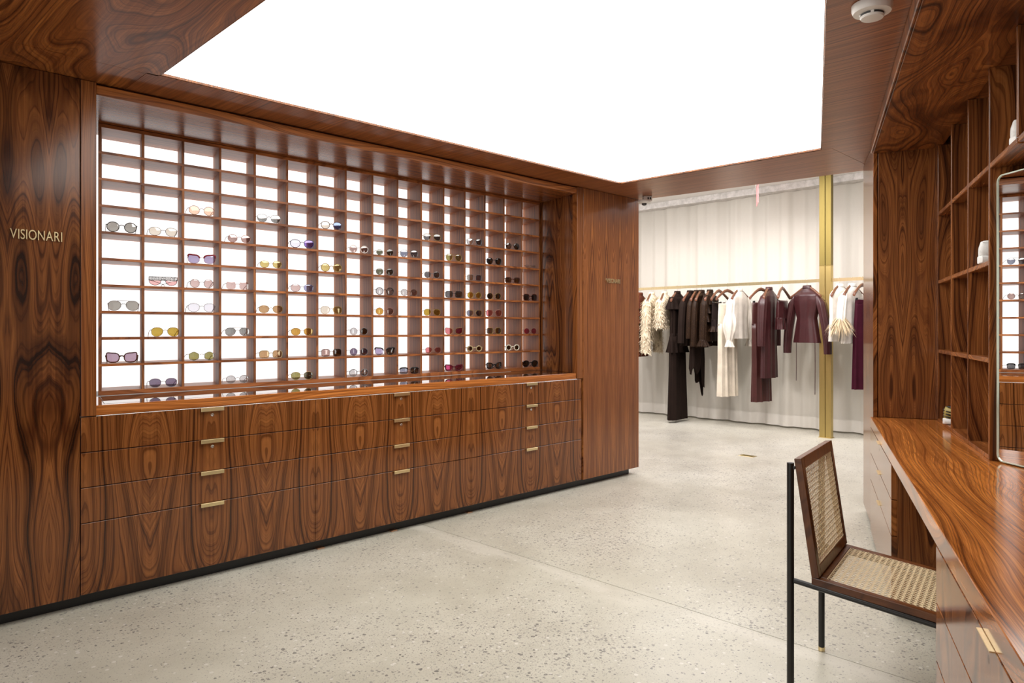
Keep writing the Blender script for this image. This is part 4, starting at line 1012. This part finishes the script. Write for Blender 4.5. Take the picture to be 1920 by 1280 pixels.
last = [Vector((p.x, p.y, -1.10 - .30 * max(0.0, p.x / .19) - .05 * math.sin(k * .9))) for k, p in enumerate(ringf(0, 0, -1.1, .18, .05, .10, 7, .6))]
loft(b, rr + [last]); obj('skirt', b, CLOTH['dkbrown'], t, True)
top('glittering bronze long-sleeved top between dress and ruffled blouse', 'top', 'blouse', 4.77, 6, CLOTH['glit'], .70, .60, thick=.030, r0=.034, r1=.034, fold=.03)
t = top('bronze blouse with tiered ruffles and ruffled cuffs', 'blouse', 'blouse', 4.65, 8, CLOTH['glit'], .62, .52, cuff=True, r0=.044, r1=.04, thick=.042)
for k in range(3): ruffle(t, -.14 - k * .11, .185 + .012 * min(k, 1), .045, .12, .028, CLOTH['glit'], k * 1.3)
t = legs('black-brown shorts with ruffled hems on a clip hanger', 'shorts', 'shorts', 4.525, -2, CLOTH['brownblk'], -.245, .34, .15, .2)
for s_ in (1, -1): ruffle(t, -.53, .075, .046, .07, .03, CLOTH['glit'], s_, s_ * .08)
legs('wide cream satin trousers on a clip hanger', 'trousers', 'trousers', 4.409, -16, CLOTH['cream'], -.25, 1.145, .145, .35)
top('cream satin blouse with full balloon sleeves', 'blouse', 'blouse', 4.252, -2, CLOTH['cream2'], .58, .52, puff=.035, cuff=True, r1=.030)
legs('flared burgundy trousers on a clip hanger', 'trousers', 'trousers', 3.971, -16, CLOTH['burg2'], -.25, 1.18, .14, .30)
t = top('long burgundy coat behind the burgundy trousers', 'coat', 'coat', 3.871, 4, CLOTH['burg'], 1.04, .58, waist=.92, hem=.95, thick=.06)
legs('small burgundy leather shorts on a clip hanger', 'shorts', 'shorts', 3.708, 6, CLOTH['burg'], -.235, .335, .15, .1)
t = top('burgundy leather jacket turned outward with two hanging ties', 'jacket', 'jacket', 3.42, -108, CLOTH['burg'], .62, .66, waist=.74, hem=.96, thick=.075, r0=.062, r1=.044, fold=.03, wd=.185, sout=.11)
for x, z in ((-.125, -1.16), (.135, -1.30)):
    b = bmesh.new(); tube(b, [(x, -.03, -.66), (x + .004, -.032, -1.0), (x, -.03, z)], .0035, 6); obj('tie', b, CLOTH['burg'], t)
top('sleeveless ivory silk blouse just right of the brass post', 'blouse', 'blouse', 3.055, -8, CLOTH['sheer'], .60, .0, hem=1.0, thick=.045, fold=.05)
t = top('ivory blouse with beige feather-trimmed sleeves', 'blouse', 'blouse', 2.925, -8, CLOTH['sheer'], .62, .30, hem=1.0, thick=.045, fold=.05, r0=.045, r1=.042)
def fn(r):
    a = r.uniform(0, 2 * PI); s_ = 1 if r.random() < .5 else -1
    return Vector((s_ * .235 + .045 * math.cos(a), .05 * math.sin(a), -.44 - .07 * r.random())), Vector((math.cos(a), math.sin(a), 0))
shag(t, fn, 420, CLOTH['feather'], 5, .16)
t = thing('skirt', 'long wine red skirt at the right end of the rail', 'skirt', (RX, 2.815, RZ), R(-10))
cloth_loft('panel', [(0, 0, -.25, .13, .04, .01), (0, 0, -.6, .16, .05, .05), (0, 0, -1.21, .17, .06, .10)], CLOTH['wine'], t, 8, 0, 5)
cloth_loft('waistband', [(0, 0, -.248, .132, .042, 0), (0, 0, -.285, .137, .044, 0)], CLOTH['wine'], t, 5, 0, 2)

for nm in (PULL, LOCK): bpy.data.objects.remove(nm)
